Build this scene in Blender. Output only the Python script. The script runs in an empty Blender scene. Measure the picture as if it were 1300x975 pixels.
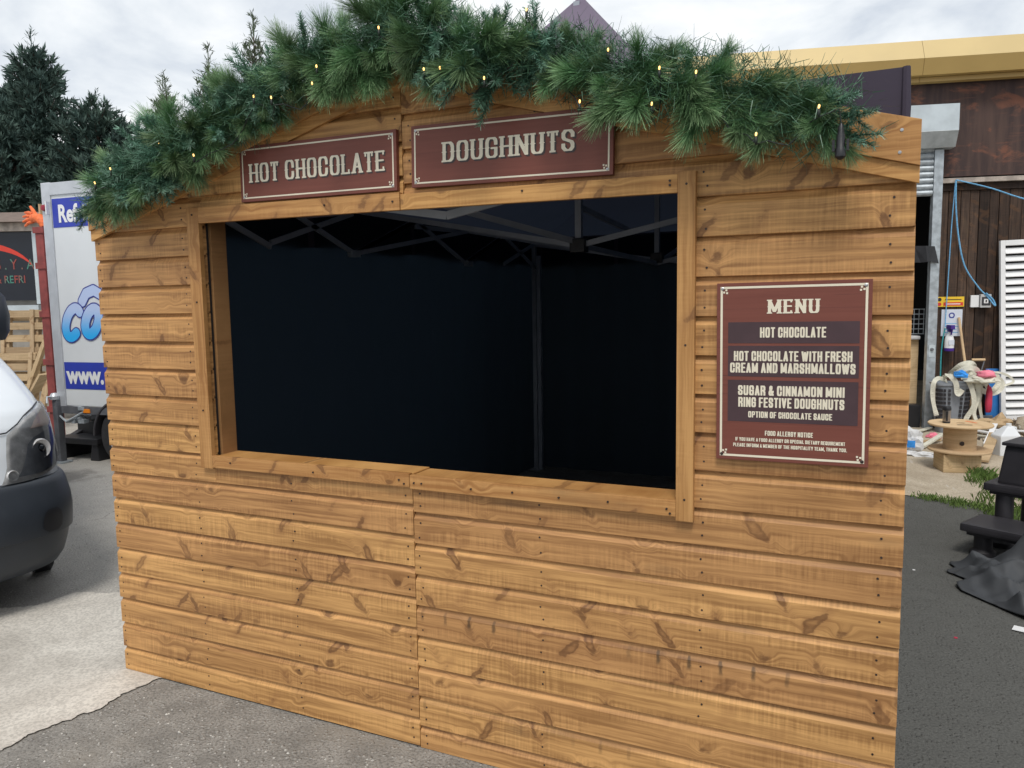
import bpy, bmesh, math, random
from mathutils import Vector, Matrix, noise
from mathutils.geometry import delaunay_2d_cdt
random.seed(7)
D = bpy.data
SC = bpy.context.scene
COL = SC.collection
PI = math.pi
R = math.radians

# ------------------------------------------------------------------ camera
cam = D.cameras.new("camera")
cam.sensor_width = 36.0
cam.lens = 978.56 / 1300 * 36
cam.clip_start = 0.05
cam.clip_end = 2000
co = D.objects.new("camera", cam)
COL.objects.link(co)
_r = [(0.90770, -0.41860, -0.02921), (0.41930, 0.90210, 0.10201), (-0.01635, -0.10485, 0.99435)]
right = Vector((_r[0][0], _r[1][0], _r[2][0])); fwd = Vector((_r[0][1], _r[1][1], _r[2][1])); up = Vector((_r[0][2], _r[1][2], _r[2][2]))
m = Matrix((right, up, -fwd)).transposed().to_4x4()
m.translation = Vector((2.92582, -2.23949, 1.57817))
co.matrix_world = m
SC.camera = co

# ------------------------------------------------------------------ world: overcast sky
SUN_EL, SUN_AZ = 58.0, 165.0        # azimuth of the sun, degrees clockwise from +Y
w = D.worlds.new("World"); SC.world = w; w.use_nodes = True
nt = w.node_tree; N = nt.nodes; L = nt.links
for n in list(N): N.remove(n)
out = N.new("ShaderNodeOutputWorld"); bg = N.new("ShaderNodeBackground")
bg.inputs[1].default_value = 0.1
sky = N.new("ShaderNodeTexSky"); sky.sky_type = 'NISHITA'; sky.sun_disc = False
sky.sun_elevation = R(SUN_EL); sky.sun_rotation = R(SUN_AZ)
tc = N.new("ShaderNodeTexCoord"); sep = N.new("ShaderNodeSeparateXYZ"); L.new(tc.outputs['Generated'], sep.inputs[0])
# project directions onto a flat cloud ceiling
zz = N.new("ShaderNodeMath"); zz.operation = 'ADD'; zz.inputs[1].default_value = 0.18; 
zm = N.new("ShaderNodeMath"); zm.operation = 'MAXIMUM'; zm.inputs[1].default_value = 0.0
L.new(sep.outputs[2], zm.inputs[0]); L.new(zm.outputs[0], zz.inputs[0])
dx = N.new("ShaderNodeMath"); dx.operation = 'DIVIDE'; dy = N.new("ShaderNodeMath"); dy.operation = 'DIVIDE'
L.new(sep.outputs[0], dx.inputs[0]); L.new(zz.outputs[0], dx.inputs[1]); L.new(sep.outputs[1], dy.inputs[0]); L.new(zz.outputs[0], dy.inputs[1])
cmb = N.new("ShaderNodeCombineXYZ"); L.new(dx.outputs[0], cmb.inputs[0]); L.new(dy.outputs[0], cmb.inputs[1])
nz = N.new("ShaderNodeTexNoise"); nz.inputs['Scale'].default_value = 2.1; nz.inputs['Detail'].default_value = 7; nz.inputs['Roughness'].default_value = 0.55; nz.inputs['Distortion'].default_value = 0.3
L.new(cmb.outputs[0], nz.inputs['Vector'])
rp = N.new("ShaderNodeValToRGB"); cr = rp.color_ramp
cr.elements[0].position = 0.36; cr.elements[0].color = (0.66, 0.715, 0.79, 1)
cr.elements[1].position = 0.62; cr.elements[1].color = (1.08, 1.09, 1.09, 1)
e = cr.elements.new(0.49); e.color = (0.88, 0.92, 0.955, 1)
L.new(nz.outputs[0], rp.inputs[0])
mul = N.new("ShaderNodeVectorMath"); mul.operation = 'SCALE'; mul.inputs['Scale'].default_value = 6.45
L.new(rp.outputs[0], mul.inputs[0])
mx = N.new("ShaderNodeMix"); mx.data_type = 'RGBA'; mx.inputs[0].default_value = 0.93
L.new(sky.outputs[0], mx.inputs[6]); L.new(mul.outputs[0], mx.inputs[7])
L.new(mx.outputs[2], bg.inputs[0]); L.new(bg.outputs[0], out.inputs[0])

sun = D.lights.new("sun", 'SUN'); sun.energy = 1.25; sun.angle = R(16); sun.color = (1.0, 0.96, 0.9)
so = D.objects.new("sun", sun); COL.objects.link(so)
_d = Vector((math.sin(R(SUN_AZ)) * math.cos(R(SUN_EL)), math.cos(R(SUN_AZ)) * math.cos(R(SUN_EL)), math.sin(R(SUN_EL))))
so.rotation_euler = _d.to_track_quat('Z', 'Y').to_euler()
SC.view_settings.view_transform = 'Standard'; SC.view_settings.look = 'None'
SC.view_settings.exposure = 0.66; SC.view_settings.gamma = 1.0

# ------------------------------------------------------------------ materials
class NT:
    def __init__(s, name):
        s.m = D.materials.new(name); s.m.use_nodes = True; s.t = s.m.node_tree
        s.b = s.t.nodes['Principled BSDF']
    def n(s, ty, **k):
        x = s.t.nodes.new(ty)
        for a, v in k.items(): setattr(x, a, v)
        return x
    def l(s, a, b): s.t.links.new(a, b)
    def val(s, inp, v):
        if isinstance(v, bpy.types.NodeSocket): s.l(v, inp)
        else: inp.default_value = v
    def math(s, op, a, b=0.0, c=0.0, clamp=False):
        x = s.n('ShaderNodeMath', operation=op); x.use_clamp = clamp
        s.val(x.inputs[0], a); s.val(x.inputs[1], b); s.val(x.inputs[2], c)
        return x.outputs[0]
    def mix(s, f, a, b, bt='MIX'):
        x = s.n('ShaderNodeMix', data_type='RGBA', blend_type=bt)
        s.val(x.inputs[0], f)
        for i, v in ((6, a), (7, b)):
            if isinstance(v, bpy.types.NodeSocket): s.l(v, x.inputs[i])
            else: x.inputs[i].default_value = (*v, 1) if len(v) == 3 else v
        return x.outputs[2]
    def coord(s, kind='Object'): return s.n('ShaderNodeTexCoord').outputs[kind]
    def mapping(s, v, scale=(1, 1, 1), rot=(0, 0, 0), loc=(0, 0, 0)):
        x = s.n('ShaderNodeMapping'); s.l(v, x.inputs[0]); s.val(x.inputs['Location'], loc); x.inputs['Rotation'].default_value = rot; x.inputs['Scale'].default_value = scale
        return x.outputs[0]
    def noise(s, v, scale, detail=4, rough=0.55, dist=0.0):
        x = s.n('ShaderNodeTexNoise'); s.l(v, x.inputs['Vector']); x.inputs['Scale'].default_value = scale
        x.inputs['Detail'].default_value = detail; x.inputs['Roughness'].default_value = rough; x.inputs['Distortion'].default_value = dist
        return x.outputs[0]
    def ramp(s, f, stops):
        x = s.n('ShaderNodeMapRange', interpolation_type='SMOOTHSTEP'); s.l(f, x.inputs[0])
        x.inputs[1].default_value, x.inputs[2].default_value = stops[0], stops[1]
        x.inputs[3].default_value, x.inputs[4].default_value = stops[2], stops[3]
        return x.outputs[0]
    def add3(s, a, b):
        x = s.n('ShaderNodeVectorMath', operation='ADD'); s.l(a, x.inputs[0]); s.l(b, x.inputs[1]); return x.outputs[0]
    def bump(s, h, strength=0.3, dist=0.01):
        x = s.n('ShaderNodeBump'); x.inputs['Strength'].default_value = strength; x.inputs['Distance'].default_value = dist
        s.l(h, x.inputs['Height']); s.l(x.outputs[0], s.b.inputs['Normal'])
    def base(s, c, rough=0.6, metal=0.0, spec=None):
        s.val(s.b.inputs['Base Color'], c if isinstance(c, bpy.types.NodeSocket) else (*c, 1))
        s.val(s.b.inputs['Roughness'], rough); s.val(s.b.inputs['Metallic'], metal)
        if spec is not None: s.b.inputs['Specular IOR Level'].default_value = spec
        return s.m

def plain(name, c, rough=0.6, metal=0.0, var=0.12, scale=6.0, spec=None, bump=0.0, bscale=60):
    n = NT(name); v = n.coord()
    f = n.noise(v, scale, 5)
    f2 = n.ramp(f, (0.3, 0.7, 0.0, 1.0))
    lo = tuple(x * (1 - var) for x in c); hi = tuple(min(1, x * (1 + var)) for x in c)
    col = n.mix(f2, lo, hi)
    if bump: n.bump(n.noise(v, bscale, 3), bump, 0.004)
    rr = n.math('MULTIPLY_ADD', f, 0.15, rough - 0.07, clamp=True)
    return n.base(col, rr, metal, spec)

def wood(name, light, dark, knotc, axis='X', teeth=False, knots=1.0, rough=0.55, sawn=1.0, jitter=0.24):
    n = NT(name)
    oc = n.coord()
    oi = n.n('ShaderNodeObjectInfo').outputs['Random']
    sc = n.n('ShaderNodeSeparateXYZ'); n.l(oc, sc.inputs[0])
    a, b, c = {'X': (0, 2, 1), 'Z': (2, 0, 1), 'Y': (1, 0, 2)}[axis]
    off = n.math('MULTIPLY', oi, 37.0)
    cb = n.n('ShaderNodeCombineXYZ')
    n.l(n.math('ADD', sc.outputs[a], off), cb.inputs[0])
    n.l(n.math('ADD', sc.outputs[b], n.math('MULTIPLY', off, 1.7)), cb.inputs[1])
    n.l(n.math('MULTIPLY', sc.outputs[c], 1.0), cb.inputs[2])
    P = cb.outputs[0]
    # knots: round eyes and slanting feather-shaped spike knots
    wob = n.noise(P, 9.0, 3)
    Pw = n.n('ShaderNodeVectorMath', operation='MULTIPLY_ADD')
    n.l(P, Pw.inputs[0]); Pw.inputs[1].default_value = (1, 1, 1)
    wv = n.n('ShaderNodeCombineXYZ'); n.l(n.math('MULTIPLY', wob, 0.06), wv.inputs[0]); n.l(n.math('MULTIPLY', n.noise(P, 14.0, 2), 0.05), wv.inputs[1])
    n.l(wv.outputs[0], Pw.inputs[2]); Pk = Pw.outputs[0]
    def vor(sx, sy, rot, loc):
        v = n.n('ShaderNodeTexVoronoi', feature='F1'); n.l(n.mapping(n.mapping(Pk, (1, 1, 0.0), (0, 0, rot)), (sx, sy, 0.0), (0, 0, 0), loc), v.inputs['Vector'])
        v.inputs['Scale'].default_value = 1.0; v.inputs['Randomness'].default_value = 1.0
        return v.outputs['Distance']
    d1 = vor(5.2, 8.0, 0.0, (0, 0, 0)); d2 = vor(3.3, 11.5, R(58), (3.3, 1.7, 0)); d3 = vor(3.1, 11.0, R(-50), (7.1, 4.2, 0))
    jag = n.math('MULTIPLY', n.math('SUBTRACT', n.noise(n.mapping(P, (30, 60, 1)), 1.0, 3, 0.7), 0.5), 0.16)
    k1 = n.ramp(n.math('ADD', d1, jag), (0.07, 0.13, 1.0, 0.0)); e2 = n.math('ADD', d2, jag); e3 = n.math('ADD', d3, jag)
    k2 = n.math('MULTIPLY', n.ramp(e2, (0.13, 0.175, 1.0, 0.0)), n.ramp(e2, (0.02, 0.12, 0.25, 1.0))); k3 = n.math('MULTIPLY', n.ramp(e3, (0.13, 0.175, 1.0, 0.0)), n.ramp(e3, (0.02, 0.12, 0.25, 1.0)))
    kmask = n.ramp(n.noise(n.mapping(P, (0.9, 0.9, 1.0), loc=(2, 8, 0)), 2.2, 2), (0.34, 0.56, 0.50, 1.0))
    kk = n.math('MULTIPLY', n.math('MAXIMUM', k1, n.math('MULTIPLY', n.math('MAXIMUM', k2, k3), kmask)), 0.76 * knots, clamp=True)
    ringf = n.math('MULTIPLY_ADD', n.math('SINE', n.math('MULTIPLY', d1, 150.0)), 0.5, 0.5)
    # long grain bent round the knots
    halo = n.ramp(n.math('MINIMUM', d1, d2), (0.0, 0.30, 0.035, 0.0))
    cg = n.n('ShaderNodeSeparateXYZ'); n.l(P, cg.inputs[0])
    g = n.n('ShaderNodeCombineXYZ'); n.l(n.math('MULTIPLY', cg.outputs[0], 1.3), g.inputs[0])
    n.l(n.math('MULTIPLY', n.math('ADD', n.math('ADD', cg.outputs[1], halo), n.math('MULTIPLY', wob, 0.010)), 42.0), g.inputs[1]); n.l(cg.outputs[2], g.inputs[2])
    grain = n.noise(g.outputs[0], 1.6, 5, 0.6)
    wide = n.noise(n.mapping(P, (1.2, 7.0, 1.0)), 1.5, 3)
    # saw marks across the board
    saw = n.noise(n.mapping(P, (120.0, 6.0, 1.0)), 1.0, 2, 0.5)
    sawm = n.ramp(n.noise(n.mapping(P, (1.4, 9.0, 1.0), loc=(5, 5, 0)), 1.7, 3), (0.38, 0.62, 0.0, 1.0))
    f = n.ramp(grain, (0.28, 0.72, 0.0, 1.0))
    f = n.math('MULTIPLY_ADD', n.math('SUBTRACT', wide, 0.5), 1.0, f)
    sawd = n.math('MULTIPLY', n.math('MULTIPLY', n.math('SUBTRACT', saw, 0.48), sawm), 1.35 * sawn)
    f = n.math('SUBTRACT', f, sawd, clamp=True)
    f = n.math('MULTIPLY_ADD', f, 0.92, 0.04)
    col = n.mix(f, dark, light)
    br = n.math('MULTIPLY_ADD', n.math('SUBTRACT', oi, 0.5), jitter, 1.0)
    hsv = n.n('ShaderNodeHueSaturation'); n.l(col, hsv.inputs['Color']); n.l(br, hsv.inputs['Value'])
    n.l(n.math('MULTIPLY_ADD', oi, 0.007, 0.4965), hsv.inputs['Hue'])
    near = n.math('MULTIPLY', n.math('MAXIMUM', n.ramp(d2, (0.1, 0.36, 0.40, 0.0)), n.ramp(d3, (0.1, 0.36, 0.40, 0.0))), knots)
    col = n.mix(n.math('MULTIPLY', near, kmask), hsv.outputs[0], (0.30, 0.14, 0.055))
    col = n.mix(n.math('MULTIPLY', kk, 0.85), col, knotc)
    col = n.mix(n.math('MULTIPLY', n.ramp(d1, (0.08, 0.15, 1.0, 0.0)), n.math('MULTIPLY', ringf, 0.16 * knots)), col, knotc)
    # blue-grey mill stain in blotches
    blot = n.ramp(n.noise(n.mapping(P, (1.0, 3.0, 1.0), loc=(9, 2, 0)), 2.3, 4), (0.60, 0.78, 0.0, 0.35))
    col = n.mix(blot, col, (0.16, 0.11, 0.06))
    if teeth:
        fr = n.math('FRACT', n.math('MULTIPLY', sc.outputs[0], 1 / 0.093))
        d = n.math('ABSOLUTE', n.math('SUBTRACT', fr, 0.5))
        d = n.math('ADD', d, n.math('MULTIPLY', n.math('SUBTRACT', n.noise(n.mapping(oc, (90, 1, 60)), 1.0, 3), 0.5), 0.14))
        tooth = n.ramp(d, (0.02, 0.10, 1.0, 0.0))
        gz = n.n('ShaderNodeSeparateXYZ'); n.l(n.coord('Generated'), gz.inputs[0]); z = gz.outputs[2]
        low = n.ramp(z, (0.40, 0.58, 0.0, 1.0)); hi = n.ramp(z, (0.80, 0.84, 1.0, 0.0))
        pat = n.ramp(n.noise(n.mapping(oc, (1.2, 1, 1)), 2.2, 2), (0.42, 0.6, 0.15, 1.0))
        band = n.math('MULTIPLY', n.ramp(z, (0.66, 0.78, 0.0, 1.0)), 0.35)
        t = n.math('MULTIPLY', n.math('MULTIPLY', n.math('MAXIMUM', n.math('MULTIPLY', tooth, low), band), hi), pat)
        col = n.mix(n.math('MULTIPLY', t, 0.8), col, (0.07, 0.045, 0.025))
    n.bump(n.math('ADD', n.math('MULTIPLY', grain, 0.6), n.math('MULTIPLY', n.math('MULTIPLY', saw, sawm), 0.5)), 0.25, 0.0022)
    return n.base(col, n.math('MULTIPLY_ADD', grain, 0.2, rough - 0.1), 0.0, 0.35)

CL, CD, CK = (0.65, 0.355, 0.135), (0.295, 0.143, 0.050), (0.115, 0.048, 0.020)
M = {}
M['board'] = wood('stained_board', CL, CD, CK)
M['board_teeth'] = wood('stained_board_marked', CL, CD, CK, teeth=True)
M['rail_x'] = wood('trim_wood', (0.64, 0.35, 0.125), (0.37, 0.17, 0.05), CK, 'X', knots=0.8, sawn=0.5)
M['rail_z'] = wood('upright_trim_wood', (0.60, 0.33, 0.12), (0.36, 0.17, 0.05), CK, 'Z', knots=0.8, sawn=0.5)
M['stud'] = wood('inner_stud_wood', (0.36, 0.19, 0.08), (0.2, 0.10, 0.04), CK, 'Z', knots=0.8)
M['plankwall'] = wood('old_dark_planks', (0.085, 0.052, 0.036), (0.028, 0.018, 0.014), (0.02, 0.012, 0.01), 'Z', knots=0.5, rough=0.8, jitter=1.0)
M['pallet'] = wood('raw_pallet_wood', (0.55, 0.40, 0.24), (0.38, 0.27, 0.15), (0.18, 0.10, 0.05), 'X', knots=0.7, rough=0.8, jitter=0.5)
M['pallet_z'] = wood('raw_timber_upright', (0.58, 0.43, 0.27), (0.42, 0.30, 0.17), (0.18, 0.10, 0.05), 'Z', knots=0.7, rough=0.8, jitter=0.5)
M['ply'] = wood('reel_plywood', (0.66, 0.48, 0.29), (0.52, 0.36, 0.2), (0.3, 0.18, 0.08), 'X', knots=0.25, rough=0.75, sawn=0.3)
M['nail'] = plain('nail_head', (0.05, 0.035, 0.03), 0.5, 0.4)
M['zinc_screw'] = plain('zinc_screw', (0.5, 0.5, 0.5), 0.35, 0.9)
M['bf0'] = plain('gazebo_black_fabric', (0.014, 0.024, 0.040), 0.75, var=0.15, spec=0.2)
M['canopy0'] = plain('gazebo_plum_canopy', (0.082, 0.068, 0.098), 0.8, var=0.1, spec=0.25, bump=0.3, bscale=25)
M['gazebo_metal'] = plain('gazebo_grey_steel', (0.40, 0.43, 0.48), 0.5, 0.2)
M['black_plastic'] = plain('black_plastic', (0.018, 0.018, 0.021), 0.42, var=0.2, bump=0.15, bscale=180)
M['dark_grey_plastic'] = plain('dark_grey_plastic', (0.034, 0.032, 0.037), 0.45, var=0.15, bump=0.12, bscale=150)
M['galv'] = plain('galvanised_steel', (0.42, 0.46, 0.49), 0.45, 0.35, var=0.22, scale=14)
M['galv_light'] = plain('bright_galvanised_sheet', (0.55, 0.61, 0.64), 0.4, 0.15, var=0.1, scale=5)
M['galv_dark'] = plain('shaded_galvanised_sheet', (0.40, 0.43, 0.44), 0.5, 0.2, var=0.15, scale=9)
M['trailer_white'] = plain('trailer_white_panel', (0.70, 0.72, 0.73), 0.38, var=0.05, scale=1.2)
M['trailer_trim'] = plain('trailer_aluminium_trim', (0.55, 0.57, 0.60), 0.4, 0.3, var=0.08)
M['blue_print'] = plain('blue_print', (0.022, 0.045, 0.40), 0.4, var=0.05)
M['white_print'] = plain('white_print', (0.80, 0.80, 0.80), 0.45, var=0.02)
M['navy_print'] = plain('navy_outline_print', (0.03, 0.04, 0.28), 0.4, var=0.03)
M['tyre'] = plain('tyre_rubber', (0.022, 0.022, 0.024), 0.8, var=0.3, scale=20)
M['rim'] = plain('wheel_steel', (0.36, 0.37, 0.39), 0.4, 0.5)
M['chassis'] = plain('chassis_grey', (0.16, 0.165, 0.18), 0.5, 0.4, var=0.25)
M['orange_plastic'] = plain('orange_marker', (0.85, 0.26, 0.02), 0.3)
M['orange_glove'] = plain('orange_glove_rubber', (0.85, 0.17, 0.045), 0.6, var=0.2, scale=30)
M['red_lens'] = plain('red_lens', (0.30, 0.01, 0.03), 0.2)
M['red_metal'] = plain('red_painted_steel', (0.27, 0.055, 0.05), 0.55, 0.1, var=0.25, scale=8)
M['chrome'] = plain('chrome', (0.75, 0.76, 0.78), 0.12, 1.0, var=0.02)
M['cream'] = plain('cream_print', (0.78, 0.71, 0.56), 0.5, var=0.04)
M['cream_aged'] = plain('cream_lettering', (0.74, 0.68, 0.54), 0.5, var=0.08, scale=60)
M['sign_brown'] = plain('menu_dark_band', (0.062, 0.032, 0.038), 0.5, var=0.08, scale=20)
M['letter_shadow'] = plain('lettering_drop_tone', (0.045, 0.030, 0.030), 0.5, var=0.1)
M['cable'] = plain('dark_green_cable', (0.012, 0.02, 0.015), 0.5)
M['stem'] = plain('sprig_stem', (0.035, 0.05, 0.025), 0.8)
M['ochre'] = plain('ochre_sheet_metal', (0.50, 0.34, 0.12), 0.45, 0.0, var=0.05, scale=1.5)
M['ochre_lit'] = plain('lit_ochre_sheet', (0.60, 0.45, 0.20), 0.45, 0.0, var=0.06, scale=1.0)  # same ochre, lightened: light on the sloping top put into the colour
M['white_paint'] = plain('white_painted_panel', (0.80, 0.80, 0.80), 0.5, var=0.05, scale=3)
M['old_white'] = plain('weathered_white_timber', (0.42, 0.36, 0.31), 0.75, var=0.3, scale=9)
M['yellow_sign'] = plain('yellow_sign', (0.85, 0.55, 0.03), 0.5, var=0.03)
M['red_sign'] = plain('red_sign', (0.65, 0.05, 0.03), 0.5, var=0.03)
M['paper'] = plain('paper', (0.66, 0.70, 0.78), 0.7, var=0.04)
M['blue_rope'] = plain('blue_rope', (0.16, 0.42, 0.68), 0.7, var=0.2, scale=60)
M['teal_cord'] = plain('teal_cord', (0.04, 0.30, 0.32), 0.7, var=0.2, scale=60)
M['blue_board'] = plain('blue_board', (0.03, 0.20, 0.56), 0.5, var=0.1)
M['purple'] = plain('purple_plastic', (0.06, 0.02, 0.24), 0.4)
M['crate_grey'] = plain('grey_basket_plastic', (0.26, 0.28, 0.31), 0.5, var=0.12)
M['strap'] = plain('off_white_webbing', (0.62, 0.60, 0.50), 0.8, var=0.16, scale=14, bump=0.3, bscale=90)
M['pink'] = plain('pink_cloth', (0.80, 0.22, 0.30), 0.8, var=0.2, scale=20)
M['red_cloth'] = plain('red_cloth', (0.45, 0.03, 0.07), 0.8, var=0.2)
M['blue_cloth'] = plain('blue_cloth', (0.04, 0.28, 0.75), 0.8, var=0.2, scale=20)
M['jug'] = plain('translucent_white_plastic', (0.72, 0.74, 0.76), 0.35, var=0.04)
M['cup_steel'] = plain('brushed_steel_cup', (0.35, 0.32, 0.30), 0.3, 0.8)
M['handle_wood'] = plain('pale_broom_handle', (0.60, 0.42, 0.24), 0.6)
M['mirror_plastic'] = plain('mirror_black_plastic', (0.03, 0.036, 0.046), 0.4, var=0.1)
M['bumper'] = plain('bumper_charcoal_plastic', (0.030, 0.036, 0.046), 0.42, var=0.08, bump=0.1, bscale=220)
M['hl_dark'] = plain('headlamp_dark_housing', (0.26, 0.275, 0.30), 0.5, var=.3, scale=9)
M['hl_grey'] = plain('headlamp_silver_reflector', (0.50, 0.50, 0.50), 0.25, 0.05, var=0.25, scale=15)
M['amber'] = plain('headlamp_amber_tint', (0.62, 0.50, 0.45), 0.25, 0.0)
M['brownroof'] = plain('brown_tiled_roof', (0.16, 0.115, 0.09), 0.85, var=0.3, scale=9)
M['signboard'] = plain('black_signboard', (0.010, 0.013, 0.022), 0.3, var=0.1)
M['bark'] = plain('conifer_bark', (0.09, 0.06, 0.045), 0.9, var=0.3)
M['dark_inside'] = plain('shade_black_lining', (0.02, 0.018, 0.018), 0.9)  # near-black: shade of gaps and the unlit interior put into the colour
M['box_white'] = plain('crumpled_white_packaging', (0.62, 0.62, 0.62), 0.6, var=0.1, scale=20)
M['socket'] = plain('grey_socket_box', (0.5, 0.5, 0.5), 0.5)
M['plaster'] = plain('grey_rendered_wall', (0.32, 0.30, 0.27), 0.85, var=0.15)

def mk_glass(name, tint, rough=0.03):
    n = NT(name); n.base(tint, rough); n.b.inputs['Transmission Weight'].default_value = 1.0; n.b.inputs['IOR'].default_value = 1.3
    return n.m
def mk_paint(name, c):
    n = NT(name); f = n.noise(n.coord(), 2.0, 3)
    n.base(n.mix(f, tuple(x * 0.95 for x in c), c), 0.28); n.b.inputs['Coat Weight'].default_value = 0.6; n.b.inputs['Coat Roughness'].default_value = 0.06
    return n.m
M['van_paint'] = mk_paint('van_white_paint', (0.74, 0.78, 0.82))
def mk_fabric(name, c, tr, amt, rough=0.8):
    n = NT(name); f = n.noise(n.coord(), 3.0, 4); n.base(n.mix(f, tuple(x * .85 for x in c), tuple(x * 1.15 for x in c)), rough, 0, 0.25)
    n.bump(n.noise(n.coord(), 25.0, 3), 0.25, 0.004)
    t = n.n('ShaderNodeBsdfTranslucent'); t.inputs[0].default_value = (*tr, 1); mxs = n.n('ShaderNodeMixShader'); mxs.inputs[0].default_value = amt
    o = [x for x in n.t.nodes if x.type == 'OUTPUT_MATERIAL'][0]; n.l(n.b.outputs[0], mxs.inputs[1]); n.l(t.outputs[0], mxs.inputs[2]); n.l(mxs.outputs[0], o.inputs[0]); return n.m
M['black_fabric'] = mk_fabric('gazebo_black_fabric', (0.012, 0.017, 0.025), (0.42, 0.66, 0.95), 0.012)
M['valance'] = mk_fabric('gazebo_dark_valance', (0.060, 0.050, 0.072), (0.40, 0.55, 0.85), 0.006)
M['canopy'] = mk_fabric('gazebo_plum_canopy', (0.165, 0.135, 0.185), (0.40, 0.55, 0.85), 0.012)
def mk_window():
    n = NT('dark_car_glass'); n.base((0.012, 0.016, 0.02), 0.04, 0.0, 0.8); return n.m
M['car_glass'] = mk_window()
def mk_lens():
    n = NT('clear_lens'); g = n.n('ShaderNodeBsdfGlossy'); g.inputs['Roughness'].default_value = 0.05
    t = n.n('ShaderNodeBsdfTransparent'); fr = n.n('ShaderNodeFresnel'); fr.inputs[0].default_value = 1.45
    mxs = n.n('ShaderNodeMixShader'); n.l(fr.outputs[0], mxs.inputs[0]); n.l(t.outputs[0], mxs.inputs[1]); n.l(g.outputs[0], mxs.inputs[2])
    o = [x for x in n.t.nodes if x.type == 'OUTPUT_MATERIAL'][0]; n.l(mxs.outputs[0], o.inputs[0]); return n.m
M['lens'] = mk_lens()
def mk_bulb():
    n = NT('warm_bulb'); n.base((0.9, 0.6, 0.2), 0.2)
    n.b.inputs['Emission Color'].default_value = (1.0, 0.58, 0.18, 1); n.b.inputs['Emission Strength'].default_value = 1.8; return n.m
M['bulb'] = mk_bulb()
def mk_sign():
    n = NT('russet_woodprint'); v = n.coord()
    sp = n.n('ShaderNodeSeparateXYZ'); n.l(v, sp.inputs[0])
    g = n.noise(n.mapping(v, (3.0, 1, 55.0)), 1.4, 5, 0.6, 0.6)
    line = n.ramp(n.noise(n.mapping(v, (2.2, 1, 95.0), loc=(3, 0, 1)), 1.2, 3, 0.5), (0.64, 0.70, 0.0, 1.0))
    pk = n.math('FRACT', n.math('MULTIPLY', sp.outputs[2], 9.5)); seam = n.ramp(pk, (0.0, 0.03, 1.0, 0.0))
    c = n.mix(g, (0.145, 0.040, 0.028), (0.225, 0.072, 0.050))
    c = n.mix(n.math('MULTIPLY', line, 0.5), c, (0.07, 0.022, 0.02)); c = n.mix(n.math('MULTIPLY', seam, 0.35), c, (0.07, 0.022, 0.02))
    return n.base(c, 0.5, 0, 0.4)
M['sign'] = mk_sign()
def mk_needle(name, a, b, tip):
    n = NT(name); oi = n.n('ShaderNodeObjectInfo').outputs['Random']
    v = n.coord(); f = n.noise(v, 30.0, 2)
    c = n.mix(f, a, b)
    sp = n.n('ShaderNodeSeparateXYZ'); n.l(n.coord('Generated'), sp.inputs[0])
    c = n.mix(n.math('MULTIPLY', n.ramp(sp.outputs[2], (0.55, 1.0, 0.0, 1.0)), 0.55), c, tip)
    h = n.n('ShaderNodeHueSaturation'); n.l(c, h.inputs['Color']); n.l(n.math('MULTIPLY_ADD', oi, 0.6, 0.7), h.inputs['Value']); n.l(n.math('MULTIPLY_ADD', oi, 0.03, 0.485), h.inputs['Hue'])
    return n.base(h.outputs[0], 0.45, 0, 0.45)
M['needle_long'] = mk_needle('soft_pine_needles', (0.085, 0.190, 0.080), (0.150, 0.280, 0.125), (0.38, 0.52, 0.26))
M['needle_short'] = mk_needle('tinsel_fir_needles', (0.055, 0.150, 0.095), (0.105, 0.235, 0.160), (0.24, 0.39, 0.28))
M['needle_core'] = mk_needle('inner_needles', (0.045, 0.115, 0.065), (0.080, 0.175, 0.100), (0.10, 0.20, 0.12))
def mk_leaf(name, a, b):
    n = NT(name); v = n.coord(); f = n.ramp(n.noise(v, 1.3, 4), (0.35, 0.65, 0.0, 1.0)); f2 = n.ramp(n.noise(v, 7.0, 3), (0.35, 0.65, 0.0, 1.0))
    c = n.mix(f, a, b); c = n.mix(n.math('MULTIPLY', f2, 0.55), c, tuple(x * 0.5 for x in a))
    return n.base(c, 0.75, 0, 0.25)
M['conifer_dark'] = mk_leaf('dark_conifer_foliage', (0.060, 0.105, 0.092), (0.115, 0.175, 0.140))
M['conifer_light'] = mk_leaf('pale_conifer_foliage', (0.11, 0.15, 0.10), (0.19, 0.22, 0.14))
M['grass'] = mk_leaf('grass_blades', (0.09, 0.16, 0.035), (0.16, 0.24, 0.06))
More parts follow.
